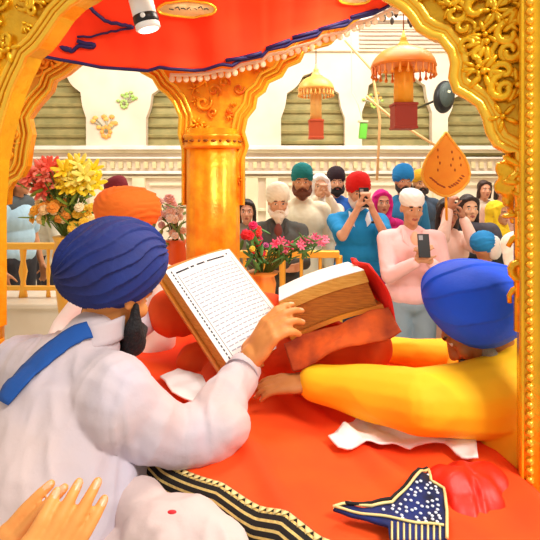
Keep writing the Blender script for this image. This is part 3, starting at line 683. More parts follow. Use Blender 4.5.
# left side
person(18, 182, 4.6, 'person in light blue shirt and dark trousers behind the left railing', yaw=1.3, tone='#c88a60', top='#a9cde0', bottom='#2a2a30', sleeve='short', hair=('#20181a', .03), group=CR, vest=lambda root, W, Rz, k: MB().chain([W(-.1, .02, 1.42), W(.1, .02, 1.42), W(0, .05, 1.25)], [.1, .1, .13]).soft('dark_shawl', cloth('#4c5558'), root, voxel=.01))
person(47, 196, 5.3, 'person in white tunic and dark trousers beyond the yellow flowers', yaw=-.9, tone='#c88a60', top='#d8d4c0', bottom='#30303a', hair=('#20181a', .03), group=CR)
person(116, 194, 4.7, 'person in maroon turban behind the orange turban', yaw=1.1, tone='#e6b094', top='#e8d0c0', bottom='#8a7060', gear=('turban', '#7c1622', 1.05), group=CR)
r, W, hc, R = person(136, 224, 2.05, 'seated attendant in bright orange turban and white kurta behind the reader', yaw=-.5, hd=(-.2, .35, 0), tone='#dca27c', top='#f6e4dc', bottom='#f2e6de', floor=DAIS, seated=.93, gear=None, arms={'L': ((-.2, -.32, 1.02), (.2, -.8, -.2), (0, 0, -1), (.3, .3, .2), (-1, .2, -.3)), 'R': ((.2, -.34, 1.02), (-.2, -.8, -.2), (0, 0, -1), (.3, .3, .2), (1, .2, -.3))})
turban(r, P(128, 208, 2.04), rotm(-.5, 0, .08), (.132, .135, .088), cloth('#f0761c', bump=.12), 'front', 9, .008)
# ================================================================ BEDDING AND CLOTHS
U = V(.81, -.59, 0).normalized(); VV = V(.59, .81, 0).normalized(); BO = V(-.28, 1.14, 0)
UMIN, VMAX = -.78, 1.02
def umax(v): return .80-.34*max(0, min(1, (v-.22)/.45))**1.2
def bedz(u, v):
    z = BED+.010*noise.noise(V(u*3.2, v*3.2, 2))+.012*noise.noise(V(u*1.4+v*2.4, v*1.3, 5))
    a = u*.55+v*.83
    z += .017*max(0, 1-abs(noise.noise(V(a*4.5, (u-v)*1.1, 9)))*4)+.010*max(0, 1-abs(noise.noise(V(a*2.2+3, (u-v)*2.6, 4)))*5)
    return z
def bedp(u, v, off=0): p = BO+U*u+VV*v; return V(p.x, p.y, bedz(u, v)+off)
def drop(e, r=.035):
    a = min(e/r, PI/2); h = r*math.sin(a); d = r*(1-math.cos(a))+max(0, e-r*PI/2); return h, d
orange = cloth('#ff5606', bump=.2, bscale=9, col2='#fd4604', vscale=5)
def sheet(name, inset, zoff, hang, m, parent, border=False, nu=150, nvr=110):
    mb = MB(); us = []; vs = []
    es = [hang*(1-i/14) for i in range(14)] if not border else [hang*(1-(i/72.)) for i in range(72)]
    uu = [UMIN+inset-e for e in es[::2]]+[None]*nu+[None]*7
    rows = []
    for e in es: rows.append(('n', e))
    for j in range(nvr+1): rows.append(('m', j/nvr))
    for i in range(8): rows.append(('f', hang*(i+1)/8))
    cols = [('l', hang*(1-i/10)) for i in range(10)]+[('m', i/nu) for i in range(nu+1)]+[('r', hang*(i+1)/10) for i in range(10)]
    for rk, rv in rows:
        v = inset if rk == 'n' else (inset+(VMAX-2*inset)*rv if rk == 'm' else VMAX-inset)
        hv, dv = (drop(rv) if rk != 'm' else (0, 0)); sv = -1 if rk == 'n' else 1
        for ck, cv in cols:
            u0, u1 = UMIN+inset, umax(v)-inset
            u = u0 if ck == 'l' else (u0+(u1-u0)*cv if ck == 'm' else u1)
            hu, du = (drop(cv) if ck != 'm' else (0, 0)); su = -1 if ck == 'l' else 1
            p = bedp(u, v, zoff); d = max(du, dv)
            wv = .014*math.sin(u*19+2*noise.noise(V(u*2, 0, 3)))*min(1, d*6)
            p += U*su*hu+VV*sv*(hv)+(VV*-wv if rk == 'n' else VV*0); p.z -= d; mb.v.append(tuple(p))
    W_ = len(cols)
    pat = [1, 1, 2, 1, 1, 2, 1, 1, 2, 1, 1, 2, 1, 1, 3, 3, 3, 3, 1, 2, 1, 1, 2, 1, 1, 2, 1, 1, 3, 3, 1, 2, 1, 1, 2]    # mat slots counted outwards from the edge
    for j in range(len(rows)-1):
        for i in range(W_-1):
            mb.f.append((j*W_+i, j*W_+i+1, (j+1)*W_+i+1, (j+1)*W_+i)); s = 0
            if border and j < len(es):
                q = len(es)-1-j; s = pat[q] if q < len(pat) else 0
            mb.m.append(s)
    return mb.build(name, m, parent, None if parent else BO+U*0+V(0, 0, DAIS))
blk = cloth('#1d1512', bump=.2); gst = mat('gold_thread', '#e9c878', .5, .2, bump=.6, bscale=120); rst = cloth('#c5521a', bump=.3)
bed = empty('bedding', (.08, 1.45, DAIS), 'low cushioned bed under the scripture, spread with orange red cloth', 'bed')
mb = MB(); cs = [bedp(UMIN+.1, .09), bedp(.72, .09), bedp(.70, .24), bedp(umax(.6)-.08, .6), bedp(umax(.9)-.08, VMAX-.08), bedp(UMIN+.1, VMAX-.08)]
mb.prism([[V(p.x, p.y, DAIS+.005) for p in cs]], (0, 0, BED-DAIS-.075)); mb.build('mattress', cloth('#f3e4d4'), bed, smooth=False, bevel=.02)
dr = sheet('cover_cloth', 0., 0., .34, [orange, blk, gst, rst], bed, border=True)
mb = MB(); mb2 = MB(); u = UMIN                        # zigzag and braid sewn to the border
def bord(u, e, off=.002):
    p = bedp(u, 0); h, d = drop(e); p = p-VV*(h+off)-VV*(-(.014*math.sin(u*19+2*noise.noise(V(u*2, 0, 3)))*min(1, d*6))*-1)
    p.z -= d-off*.6; return p
while u < .8:
    mb.add([bord(u, .001, .003), bord(u+.016, .001, .003), bord(u+.008, .014, .004)], [(0, 1, 2)]); u += .017
mb.build('zigzag_trim', mat('pale_gold_braid', '#f3dc96', .5, .1), dr, solid=.002)
L = []; u = UMIN
while u < .8: L.append(bord(u, .073+.007*math.sin(u*190), .004)); u += .004
mb2.tube(L, .0035, 5); mb2.build('braid', MATS['pale_gold_braid'], dr)
def zone_cloth(name, pix, label, cat, m, off=.008, th=.004, n=40, bumpy=.006, zf=None, origin=None, parent=None, zbase=None, seed=0):
    """a small cloth lying on the bed; outline traced then laid on the cloth's own height"""
    def on(px, py):
        z = BED
        for _ in range(6):
            d = (H-z)*F/(py-YH); X = (px-270)/F*d; q = V(X, d, 0)-BO; z = bedz(q.dot(U), q.dot(VV))+off if zbase is None else zbase(X, d)
        return V(X, d, z)
    x0, x1 = min(p[0] for p in pix), max(p[0] for p in pix); y0, y1 = min(p[1] for p in pix), max(p[1] for p in pix)
    W3 = [on(*p) for p in pix]; poly = [(p.x, p.y) for p in W3]; xs = [p[0] for p in poly]; ys = [p[1] for p in poly]; s = max(max(xs)-min(xs), max(ys)-min(ys))/n
    bm = bmesh.new(); 
    # dense outline, triangulated with inner grid points
    from mathutils.geometry import delaunay_2d_cdt
    ol = []
    for i in range(len(poly)):
        a, b = Vector(poly[i]), Vector(poly[(i+1) % len(poly)]); k = max(1, int((b-a).length/s))
        ol += [a.lerp(b, j/k) for j in range(k)]
    pts = list(ol); x = min(xs)
    while x < max(xs):
        y = min(ys)
        while y < max(ys):
            if inside((x, y), poly) and min((Vector((x, y))-o).length for o in ol) > s*.6: pts.append(Vector((x, y)))
            y += s
        x += s
    r_ = delaunay_2d_cdt(pts, [(i, (i+1) % len(ol)) for i in range(len(ol))], [], 1, 1e-6)
    mb = MB(); vv = []
    for p in r_[0]:
        q = V(p.x, p.y, 0)-BO; z = bedz(q.dot(U), q.dot(VV))+off+bumpy*(.8+noise.noise(V(p.x*22, p.y*22, seed))) if zbase is None else zbase(p.x, p.y)
        vv.append(V(p.x, p.y, z))
    mb.add(vv, [f for f in r_[2] if inside((sum(r_[0][i].x for i in f)/3, sum(r_[0][i].y for i in f)/3), poly)])
    o = mb.build(name, m, parent, None if parent else W3[0], solid=th)
    if not parent: props(o, label, cat)
    return o, on
wcl = cloth('#f6f1ee', bump=.25)
zone_cloth('white_cloth', [(328, 441), (340, 433), (356, 422), (380, 425), (410, 428), (450, 425), (476, 440), (478, 464), (462, 463), (444, 447), (425, 447), (410, 452), (392, 448), (366, 444), (352, 449), (338, 452)], 'crumpled white cloth lying under the yellow sleeve', 'cloth', wcl, bumpy=.012, seed=3)
zone_cloth('white_napkin', [(160, 378), (178, 370), (200, 375), (220, 388), (210, 404), (190, 403), (172, 394)], 'small white cloth showing between the book and the white sleeve', 'cloth', wcl, off=.012, seed=5)
starp = [(333, 512), (350, 508), (372, 512), (392, 508), (404, 495), (416, 482), (429, 473), (431, 486), (444, 492), (447, 512), (447, 545), (390, 545), (388, 530), (360, 521)]
st, on = zone_cloth('star_cloth', starp, 'dark navy cloth corner with pale dots and black gold edging on the orange cover', 'cloth', cloth('#17276e', bump=.2, col2='#0c0c24', vscale=22), off=.016, bumpy=.006, seed=8, th=.006)
def ons(x, y, o=.006): q = on(x, y); q2 = V(q.x, q.y, 0)-BO; return V(q.x, q.y, bedz(q2.dot(U), q2.dot(VV))+.016+.006*(.8+noise.noise(V(q.x*22, q.y*22, 8)))+o)
def dense(P_, k=6): return [(a[0]+(b[0]-a[0])*j/k, a[1]+(b[1]-a[1])*j/k) for a, b in zip(P_, P_[1:]) for j in range(k)]+[P_[-1]]
mb = MB(); mb.tube([ons(*p) for p in dense(starp[:8])], .0026, 6); mb.tube([ons(*p) for p in dense([(429, 475), (431, 487), (444, 493), (447, 515), (447, 545)])], .0028, 6); mb.tube([ons(*p) for p in dense([(335, 512), (362, 520), (390, 524), (444, 533)])], .0022, 6)
mb.build('gold_edging', MATS['pale_gold_braid'], st)
mb = MB(); mb.tube([ons(x, y, .007) for x, y in dense([(345, 509), (372, 509.5), (391, 505), (402, 493), (414, 480), (427, 472)])], .003, 6); mb.build('black_edging', blk, st)
mb = MB(); rnd = random.Random(4); ip = [(380, 515), (396, 509), (406, 497), (418, 484), (429, 480), (440, 496), (443, 530), (400, 523)]
for _ in range(420):
    x, y = rnd.uniform(370, 445), rnd.uniform(478, 530)
    if inside((x, y), ip) and all((Vector(ons(x, y))-Vector(q)).length > .0075 for q in mb.v[::26]): mb.ell(ons(x, y, .004), (.0034, .0034, .0018), None, 6, 5)
mb.build('dots', mat('dot_white', '#dfe6f4', .5), st)
mb = MB()
for k in range(9): x = 392+k*6; mb.tube([ons(x, 528+k*.6, .004), ons(x, 545, .004)], .0020, 5)
mb.build('stripes', MATS['pale_gold_braid'], st)
# shiny red bundle at the right corner of the bed
mb = MB(); q = lambda x, y, z: V(P(x, y, .98).x, z, P(x, y, .98).z)
mb.ell(P(474, 496, 1.03), (.08, .07, .07)); mb.ell(P(478, 530, .96), (.06, .05, .07)); mb.ell(P(452, 490, 1.0), (.05, .05, .045)); mb.ell(P(482, 520, .98), (.05, .06, .08)); mb.ell(P(462, 528, .95), (.04, .05, .06)); mb.cap(P(448, 478, 1.02), P(487, 476, 1.08), .022, .025)
o = mb.soft('red_bundle', mat('red_satin', '#f2300a', .5, bump=.25, bscale=24, col2='#e01c06', vscale=5), None, P(465, 530, 1.0), voxel=.005, smooth=14, wrk=(.010, 14, (1.4, 1, .7), 4)); props(o, 'glossy red cloth bundle at the foot of the yellow robed man', 'cloth bundle')
mb = MB(); mb.ell(P(492, 536, 1.02), (.035, .05, .05)); mb.ell(P(475, 552, .95), (.03, .04, .03)); o = mb.soft('dark_bag', cloth('#2a2430'), None, P(490, 545, 1.0), voxel=.005, smooth=4, wrk=(.004, 20)); props(o, 'dark cloth bag tucked beside the red bundle', 'bag')
# ================================================================ THE BOOK
book = empty('open_scripture', P(262, 372, 1.45), 'large open scripture volume with a printed white page tilted towards the reader', 'book')
A_, B_, D_ = P(165, 271, 1.55), P(229, 249, 1.70), P(233, 373, 1.36)
C_ = B_+D_-A_; nL = (D_-A_).cross(B_-A_).normalized()
if nL.z < 0: nL = -nL
ea, eb = (B_-A_), (D_-A_)
def LP(s, t, off=0): return A_+ea*s+eb*t+nL*(off+.012*math.sin(PI*min(max(s, 0), 1))*(1 if off > -.02 else .4))
def slab(name, fn, s0, s1, t0, t1, oa, ob, m, parent, n=12):
    mb = MB(); top = lambda u, v: fn(s0+(s1-s0)*u, t0+(t1-t0)*v, oa); bot = lambda u, v: fn(s0+(s1-s0)*u, t0+(t1-t0)*v, ob)
    mb.grid(top, n, 4); mb.grid(bot, n, 4)
    for uf in ((lambda k, z: (k, 0)), (lambda k, z: (k, 1))): mb.grid(lambda a, b: top(*uf(a, 0)).lerp(bot(*uf(a, 0)), b), n, 3)
    for uf in ((lambda k: (0, k)), (lambda k: (1, k))): mb.grid(lambda a, b: top(*uf(a)).lerp(bot(*uf(a)), b), 4, 3)
    me = mb.mesh(name); bm = bmesh.new(); bm.from_mesh(me); bmesh.ops.remove_doubles(bm, verts=bm.verts, dist=1e-4); bmesh.ops.recalc_face_normals(bm, faces=bm.faces); bm.to_mesh(me); bm.free()
    return link(name, me, parent, m, smooth=False)
slab('page_block', LP, 0, 1, 0, 1, -.002, -.042, page_edge, book); slab('cover', LP, -.05, 1.03, -.10, 1.03, -.043, -.052, book_cover, book)
pg = slab('page', LP, 0, 1, 0, 1, 0.0006, -.0015, paper, book)
mb = MB(); rnd = random.Random(2)
for r_ in range(21):
    t = .13+r_*.038; s = .13
    while s < .90:
        w = rnd.uniform(.03, .09); w = min(w, .92-s); a, b = LP(s, t, .0014), LP(s+w, t, .0014); c2, d2 = LP(s+w, t+.011, .0014), LP(s, t+.011, .0014)
        mb.add([a, b, c2, d2], [(0, 1, 2, 3)]); s += w+.014
mb.build('text_lines', mat('faded_ink', '#a9abb6', .9), pg, smooth=False)
mb = MB(); t = .03
while t < .97:
    mb.add([LP(.05, t, .0015), LP(.066, t, .0015), LP(.066, t+.022, .0015), LP(.05, t+.022, .0015)], [(0, 1, 2, 3)]); t += .034
for s in (.10, .93): mb.add([LP(s, .09, .0015), LP(s+.006, .09, .0015), LP(s+.006, .95, .0015), LP(s, .95, .0015)], [(0, 1, 2, 3)])
for s, w in ((.1, .18), (.31, .05), (.4, .12), (.56, .28)): mb.add([LP(s, .055, .0015), LP(s+w, .055, .0015), LP(s+w, .071, .0015), LP(s, .071, .0015)], [(0, 1, 2, 3)])
mb.ell(LP(.9, .045, .001), (.003, .003, .003))
mb.build('page_border', inkm, pg, smooth=False)
E1, E2 = P(279, 301, 1.40), P(364, 270, 1.35); dv = P(348, 262, 1.66)-E2; nR = (E2-E1).cross(dv).normalized()
if nR.z < 0: nR = -nR
def RP(s, t, off=0): return E1+(E2-E1)*s+dv*t+nR*(off+.008*math.sin(PI*min(max(s, 0), 1)))
slab('page_block', RP, 0, 1, 0, 1, -.001, -.034, page_edge, book); slab('page', RP, 0, 1, 0, 1, .001, -.0012, paper, book)
slab('page_block', RP, .02, .99, .01, 1, -.0345, -.098, mat('brown_edges', '#cc7a20', .8, bump=.5, bscale=90, col2='#a85c14', vscale=30, stretch=(1, 1, 14)), book); slab('cover', RP, -.03, 1.04, -.03, 1.03, -.099, -.110, book_cover, book)
mb = MB(); mb.chain([LP(1.0, 1.0, -.03), LP(1.0, .5, -.03), LP(1., .0, -.03)], [.022]*3); mb.chain([LP(1., 1., -.03), RP(0, .1, -.06)], [.02, .028]); mb.chain([RP(0.02, .06, -.06), RP(0.02, 1., -.06)], [.028, .032]); mb.soft('spine', book_cover, book, voxel=.004, smooth=3)
mb = MB(); mb.box(LP(-.03, 1.0, -.03), (.02, .02, .035)); mb.build('corner_guard', mat('dark_leather', '#3a1c10', .6), book, smooth=False, bevel=.004)
# supports under the book
oc = cloth('#ee5a10', bump=.25, bscale=18, col2='#d94008', vscale=6)
mb = MB(); mb.chain([LP(.1, .95, -.13), LP(.6, .9, -.14), RP(.35, .2, -.19), RP(.8, .25, -.23)], [.06, .07, .06, .05]); mb.chain([LP(.2, .1, -.2), LP(.9, .2, -.2), RP(.5, .8, -.24)], [.08, .1, .07])
for p in ((-.10, 1.5), (.08, 1.5), (.2, 1.45), (-.2, 1.62), (.1, 1.62), (.22, 1.55)): mb.ell(V(p[0], p[1], .95), (.11, .09, .06))
o = mb.soft('book_cushion', oc, None, V(.05, 1.5, BED), voxel=.007, smooth=8, wrk=(.010, 10, (1, 1, .7))); props(o, 'orange red wrapped cushions propping up the open book', 'cushion')
mb = MB(); mb.grid(lambda u, v: RP(1.045+.02*math.sin(v*3), -.06+u*1.1, .01-.16*v)+V(.012*math.sin(u*9+v*4), 0, 0)+U*(.02*v), 20, 14)
o = mb.build('red_ribbon_cloth', cloth('#f0200c', bump=.2), None, RP(1.05, 0, -.15), solid=.005); props(o, 'strip of red cloth hanging over the right end of the book', 'cloth')
mb = MB(); mb.grid(lambda u, v: RP(-.12+1.2*u, -.06-.03*math.sin(u*4)*v-.18*v, -.112-.055*v+.006*math.sin(u*9+v*4)+.008*noise.noise(V(u*5, v*2, 1))), 50, 14)
o = mb.build('brown_wrapping_cloth', cloth('#e05a10', bump=.3, bscale=20, col2='#8e2c0a', vscale=12), None, RP(.2, 0, -.15), solid=.005); props(o, 'crumpled orange brown wrapping cloth hanging under the right half of the book', 'cloth')
# ================================================================ THE READER
white_k = mat('white_kurta', '#c0bacb', .8, bump=.3, bscale=22, col2='#d0bbb8', vscale=3, sheen=.2)
sk = skin('#e2914a')
rd = empty('person', V(-.5, 1.05, DAIS), 'reader in navy blue turban and white kurta with a blue shoulder strap, holding the page', 'person')
hc = V(-.392, 1.262, 1.262); R = rotm(math.radians(148), .5, 0); spots = []
shL, shR = V(-.64, 1.30, 1.045), V(-.315, 1.06, 1.07); elR, wrR = P(211, 425, 1.13), P(246, 366, 1.31)
elL, wrL = V(-.56, 1.52, .97), V(-.40, 1.66, 1.08)
mb = MB(); head(mb, hc, R, 1.0, spots); mb.cap(V(-.44, 1.19, 1.12), hc+V(-.02, -.01, -.05), .055, .055)
mb.ell((-.47, 1.06, .72), (.15, .13, .16)); mb.ell((-.46, 1.1, .93), (.14, .12, .16)); mb.cap(shL, shR, .05, .05)
mb.chain([shR, elR.lerp(shR, .45)+V(-.005, 0, -.045), elR+V(0, 0, -.014), wrR], [.045, .036, .036, .028]); mb.chain([shL, elL, wrL], [.05, .042, .028])
kR = P(186, 560, .93); kL = V(-.80, 1.32, .66)
mb.chain([V(-.40, 1.0, .66), kR, V(-.16, 1.0, .6)], [.09, .06, .04]); mb.chain([V(-.54, 1.12, .66), kL, V(-.5, 1.32, .6)], [.09, .06, .04]); mb.cap(V(-.16, 1.0, .6), V(-.08, 1.05, .59), .035, .025); mb.cap(V(-.5, 1.32, .6), V(-.4, 1.38, .59), .035, .025)
hd_ = (P(279, 316, 1.30)-wrR).normalized()
hand(mb, wrR+hd_*.008, hd_, V(.78, .52, -.35), 1, curls=[(.35, .45, .3), (.45, .5, .35), (.55, .5, .4), (.65, .55, .4)], spread=.10, k=1.25, thumb=(.5, .5), spots=spots)
hand(mb, wrL, V(.5, .2, .6), V(.6, -.5, -.2), 1, (.3, .4, .3))
mb.soft('body', sk, rd, voxel=.0042, smooth=3, paint=painter(spots))
mb = MB(); mb.chain([V(-.48, 1.02, .68), V(-.455, 1.07, .88), V(-.45, 1.13, .99)], [.215, .195, .165]); mb.chain([shL, V(-.50, 1.2, 1.07), shR], [.085, .105, .088]); mb.cap(V(-.47, 1.15, 1.09), V(-.43, 1.2, 1.155), .085, .068)
mb.chain([shR, elR.lerp(shR, .45)+V(-.005, 0, -.045), elR+V(0, 0, -.014)], [.084, .066, .060]); mb.chain([elR+V(0, 0, -.01), elR.lerp(wrR, .4), wrR.lerp(elR, .1)], [.064, .058, .043]); mb.chain([shL, elL, wrL.lerp(elL, .1)], [.085, .07, .045])
mb.ell(elR+V(.02, .0, .0), (.06, .06, .05))
mb.soft('kurta', white_k, rd, voxel=.0055, smooth=5, wrk=(.010, 8, (1, 1.2, .75), 2.3)); wrinkle([o for o in rd.children if o.name.startswith('kurta')][0].data, .0062, 15, (1.4, .7, .5), 9)
mb = MB(); t_ = (wrR-elR).normalized(); mb.tube([wrR-t_*.035, wrR-t_*.03, wrR-t_*.004, wrR+t_*.0], [.041, .045, .044, .040], 24); cu = mb.build('cuff', white_k, rd)
mb = MB(); mb.tube([wrR-t_*.034+basis(t_, V(0, 0, 1))[1]*.0 for _ in (0,)]+[wrR-t_*.030], [.0465, .0465], 24, False); mb.build('cuff_seam', mat('seam_grey', '#b4a9b0', .8), cu, solid=.002)
# collar standing round the neck
mb = MB(); cc = V(-.43, 1.20, 1.175)
mb.grid(lambda u, v: cc+V(math.cos(2*PI*u)*(.075-.012*v), math.sin(2*PI*u)*(.072-.012*v), -.02+.052*v+.012*math.sin(2*PI*u+2)) + V(.012, .01, 0)*v, 36, 5); mb.build('collar', white_k, rd, solid=.006)
# trousers and the lap cloth
mb = MB(); mb.chain([V(-.42, .98, .68), kR, V(-.16, 1.0, .63)], [.13, .095, .07]); mb.chain([V(-.54, 1.12, .68), kL, V(-.48, 1.32, .63)], [.13, .1, .075]); mb.chain([V(-.46, 1.0, .67), V(-.5, 1.08, .67)], [.19, .19]); mb.ell(P(172, 530, .93), (.09, .07, .055)); mb.cap(P(190, 528, .93), P(222, 552, .90), .055, .05); mb.cap(P(140, 505, 1.0), P(170, 545, .9), .05, .05)
mb.soft('trousers', mat('lap_cloth', '#dfcac4', .8, bump=.3, bscale=25, col2='#d3bcb8', vscale=4), rd, voxel=.006, smooth=4, wrk=(.008, 12, (1, 1, 1), 5))
mb = MB(); mb.ell(P(172, 512, .855), (.008, .004, .003)); mb.build('red_mark', mat('red_mark', '#e01828', .6), rd)
turban(rd, P(112, 262, 1.25), Matrix.Rotation(.16, 3, 'Y').transposed() @ Matrix.Rotation(.55, 3, 'Z'), (.138, .126, .106), mat('navy_turban', '#123084', .75, bump=.25, bscale=50, col2='#1a164c', vscale=3.5), 'fan', 20, .009, 1, nu=300, nv=90, twist=.45, nz=.35)
beard(rd, hc, R, mat('black_beard', '#120e12', .7, bump=.8, bscale=120), 1.16, .05, voxel=.004)
mb = MB(); cs = [V(-.27, 1.12, 1.10)]
def surf(p, r=.012):  # ray from inside the back towards the camera side
    return p
kob = [o for o in rd.children if o.name.startswith('kurta')][0]
dg = bpy.context.evaluated_depsgraph_get(); 
from mathutils.bvhtree import BVHTree
bvh = BVHTree.FromObject(kob, dg); org = ORG[rd]
def hit(px, py):
    d = P(px, py, 1).normalized() if 0 else (P(px, py, 1)-V(0, 0, H)).normalized(); h_ = bvh.ray_cast(V(0, 0, H)-org, d)
    return (h_[0]+org, h_[1]) if h_[0] else (None, None)
path = [(90, 331), (80, 334), (68, 341), (56, 350), (43, 361), (30, 373), (17, 387), (4, 402), (-8, 420), (-22, 440)]
rows = []
path = [(p_[0]+(q_[0]-p_[0])*j/3, p_[1]+(q_[1]-p_[1])*j/3) for p_, q_ in zip(path, path[1:]) for j in range(3)]
for i, (x, y) in enumerate(path[:-1]):
    x2, y2 = path[i+1]; x1, y1 = path[max(i-1, 0)]; tx, ty = x2-x1, y2-y1; L = math.hypot(tx, ty); nx, ny = -ty/L, tx/L; r_ = []
    for j in range(7):
        w_ = 7.5*(j/3-1); a, na = hit(x+nx*w_, y+ny*w_)
        if a: r_.append(a+na*.0075)
    if len(r_) == 7: rows.append(r_)
vs_ = [q for r_ in rows for q in r_]; mb.add(vs_, [(i*7+j, i*7+j+1, i*7+j+8, i*7+j+7) for i in range(len(rows)-1) for j in range(6)]); print('strap rows', len(rows), len(path))
mb.build('shoulder_strap', cloth('#1450a0', bump=.3), rd, solid=.005)
# ================================================================ THE MAN IN YELLOW
yel = mat('yellow_robe', '#ffc404', .75, bump=.25, bscale=16, col2='#ffb600', vscale=3)
ym = empty('person', V(.66, 1.42, DAIS), 'man in bright royal blue turban and yellow robe reaching across the bed from the right', 'person')
hc = V(.535, 1.29, 1.175); R = rotm(math.radians(-112), .8, 0); spots = []
s1, s2 = V(.60, 1.20, 1.04), V(.70, 1.60, 1.02); e1, w1 = P(420, 402, 1.14), P(316, 383, 1.30); e2, w2 = P(447, 356, 1.56), P(378, 349, 1.66)
mb = MB(); head(mb, hc, R, 1.0, spots); mb.cap(V(.62, 1.36, 1.08), hc+V(.02, .01, -.04), .055, .055); mb.cap(s1, s2, .05, .05)
mb.ell((.70, 1.44, .72), (.14, .15, .16)); mb.ell((.68, 1.42, .92), (.12, .14, .16))
mb.chain([s1, e1, w1], [.05, .042, .028]); mb.chain([s2, e2, w2], [.05, .042, .028])
hand(mb, w1+V(-.01, 0, 0), V(-1, .12, -.08), V(0, .25, -1), -1, (.2, .3, .3), k=.98, spots=spots); hand(mb, w2+V(-.01, 0, 0), V(-1, .05, .1), V(.1, -.1, -1), 1, (.25, .35, .3), k=.95, spots=spots)
mb.chain([V(.68, 1.36, .66), V(.55, 1.04, .68), V(.72, 1.16, .6)], [.08, .055, .04]); mb.chain([V(.72, 1.52, .66), V(.62, 1.84, .66), V(.72, 1.7, .6)], [.08, .055, .04])
mb.soft('body', skin('#b8743a'), ym, voxel=.0045, smooth=3, paint=painter(spots))
mb = MB(); mb.chain([V(.71, 1.45, .68), V(.67, 1.40, .88), V(.66, 1.40, .98)], [.2, .185, .16]); mb.chain([s1, V(.64, 1.4, 1.04), s2], [.088, .11, .085]); mb.cap(V(.65, 1.38, 1.04), V(.62, 1.35, 1.10), .09, .07)
mb.chain([s1, s1.lerp(e1, .5)+V(0, 0, -.012), e1, e1.lerp(w1, .5), w1], [.088, .08, .068, .056, .043]); mb.chain([s2, e2, w2], [.085, .056, .036])
mb.chain([V(.60, 1.2, .95), V(.58, 1.16, .78)], [.11, .13])
mb.soft('robe', yel, ym, voxel=.0055, smooth=5, wrk=(.008, 8, (.7, 1.2, 1.2), 7.1))
mb = MB(); mb.chain([V(.68, 1.36, .68), V(.58, 1.08, .68), V(.72, 1.2, .63)], [.12, .09, .07]); mb.chain([V(.72, 1.52, .68), V(.62, 1.84, .68), V(.72, 1.7, .63)], [.12, .09, .07]); mb.soft('trousers', cloth('#f2a818'), ym, voxel=.009, smooth=4)
turban(ym, P(477, 302, 1.26), Matrix.Rotation(.05, 3, 'Y') @ Matrix.Rotation(-.2, 3, 'Z'), (.134, .122, .104), mat('royal_turban', '#0058f4', .7, bump=.2, bscale=30, col2='#0040c8', vscale=3), 'fan', 9, .005, 1, nu=200, nv=90, twist=.5, taper=.2, nz=.1, start=.3)
beard(ym, hc, R, mat('grey_beard', '#8a7f70', .8, bump=.8, bscale=120), 1.0, .05, voxel=.0045)
mb = MB(); L = [hc+R @ V(.02*math.cos(a), .06+.01*math.sin(a), -.05-.025*a) for a in (0, .6, 1.2)]; 
# ================================================================ JOINED HANDS AT THE LOWER LEFT
fh = empty('person', P(10, 640, .60), 'joined hands of an unseen devotee raised in prayer at the lower left', 'person'); spots = []
mb = MB(); wa, wb = P(-30, 604, .62), P(2, 622, .57)
da = (P(34, 528, .63)-wa).normalized(); db = (P(50, 548, .59)-wb).normalized()
hand(mb, wa, da, V(.45, .85, -.1), 1, curls=[(.12, .2, .2), (.1, .15, .15), (.1, .2, .15), (.15, .25, .2)], spread=.05, k=.94, thumb=(.15, .4), spots=spots)
hand(mb, wb, db, V(.05, .9, .3), -1, curls=[(.1, .3, .25), (.12, .25, .2), (.15, .3, .2), (.2, .35, .2)], spread=.05, k=.94, thumb=(.1, .5), spots=spots)
fa, fb = wa-da*.23+V(-.05, -.02, -.02), wb-db*.2+V(.0, -.03, -.06)
mb.cap(wa, fa, .025, .04); mb.cap(wb, fb, .025, .04)
mb.soft('forearms_and_hands', skin('#f2a050'), fh, voxel=.0026, smooth=4, paint=painter(spots))
mb = MB(); mb.cap(wa.lerp(fa, .25), fa, .036, .052); mb.soft('sleeve', cloth('#efe6dc'), fh, voxel=.005, wrk=(.003, 20)); mb = MB(); mb.cap(wb.lerp(fb, .3), fb, .036, .052); mb.soft('sleeve', cloth('#efe6dc'), fh, voxel=.005, wrk=(.003, 20))
# ================================================================ FLOWERS
def bloom_mesh(kind, s):
    mb = MB()
    if kind == 'lily':
        for k in range(6):
            a = 2*PI*k/6; d = V(math.cos(a), math.sin(a), 0); ax_ = (d*.8+V(0, 0, .6)).normalized(); w = ax_.cross(V(0, 0, 1)).normalized(); mb.ell(ax_*s*.55, (s*.55, s*.2, s*.07), Matrix((ax_, w, ax_.cross(w))).transposed(), 10, 6)
        mb.ell((0, 0, s*.25), (s*.1, s*.1, s*.25), None, 6, 5)
    else:
        for j, (n, rr_, tl) in enumerate(((8, .62, .25), (7, .42, .6), (5, .2, 1.0))):
            for k in range(n):
                a = 2*PI*(k+j*.5)/n; d = V(math.cos(a), math.sin(a), 0); ax_ = (d*math.cos(tl)+V(0, 0, math.sin(tl))).normalized(); w = ax_.cross(d+V(0, 0, 1.01)).normalized(); mb.ell(d*s*rr_*.6+V(0, 0, s*.15*j), (s*.36, s*.3, s*.08), Matrix((ax_, w, ax_.cross(w))).transposed(), 8, 6)
        mb.ell((0, 0, s*.1), (s*.4, s*.4, s*.3), None, 8, 6)
    me = mb.mesh('bloom'); me.polygons.foreach_set('use_smooth', [True]*len(me.polygons)); return me
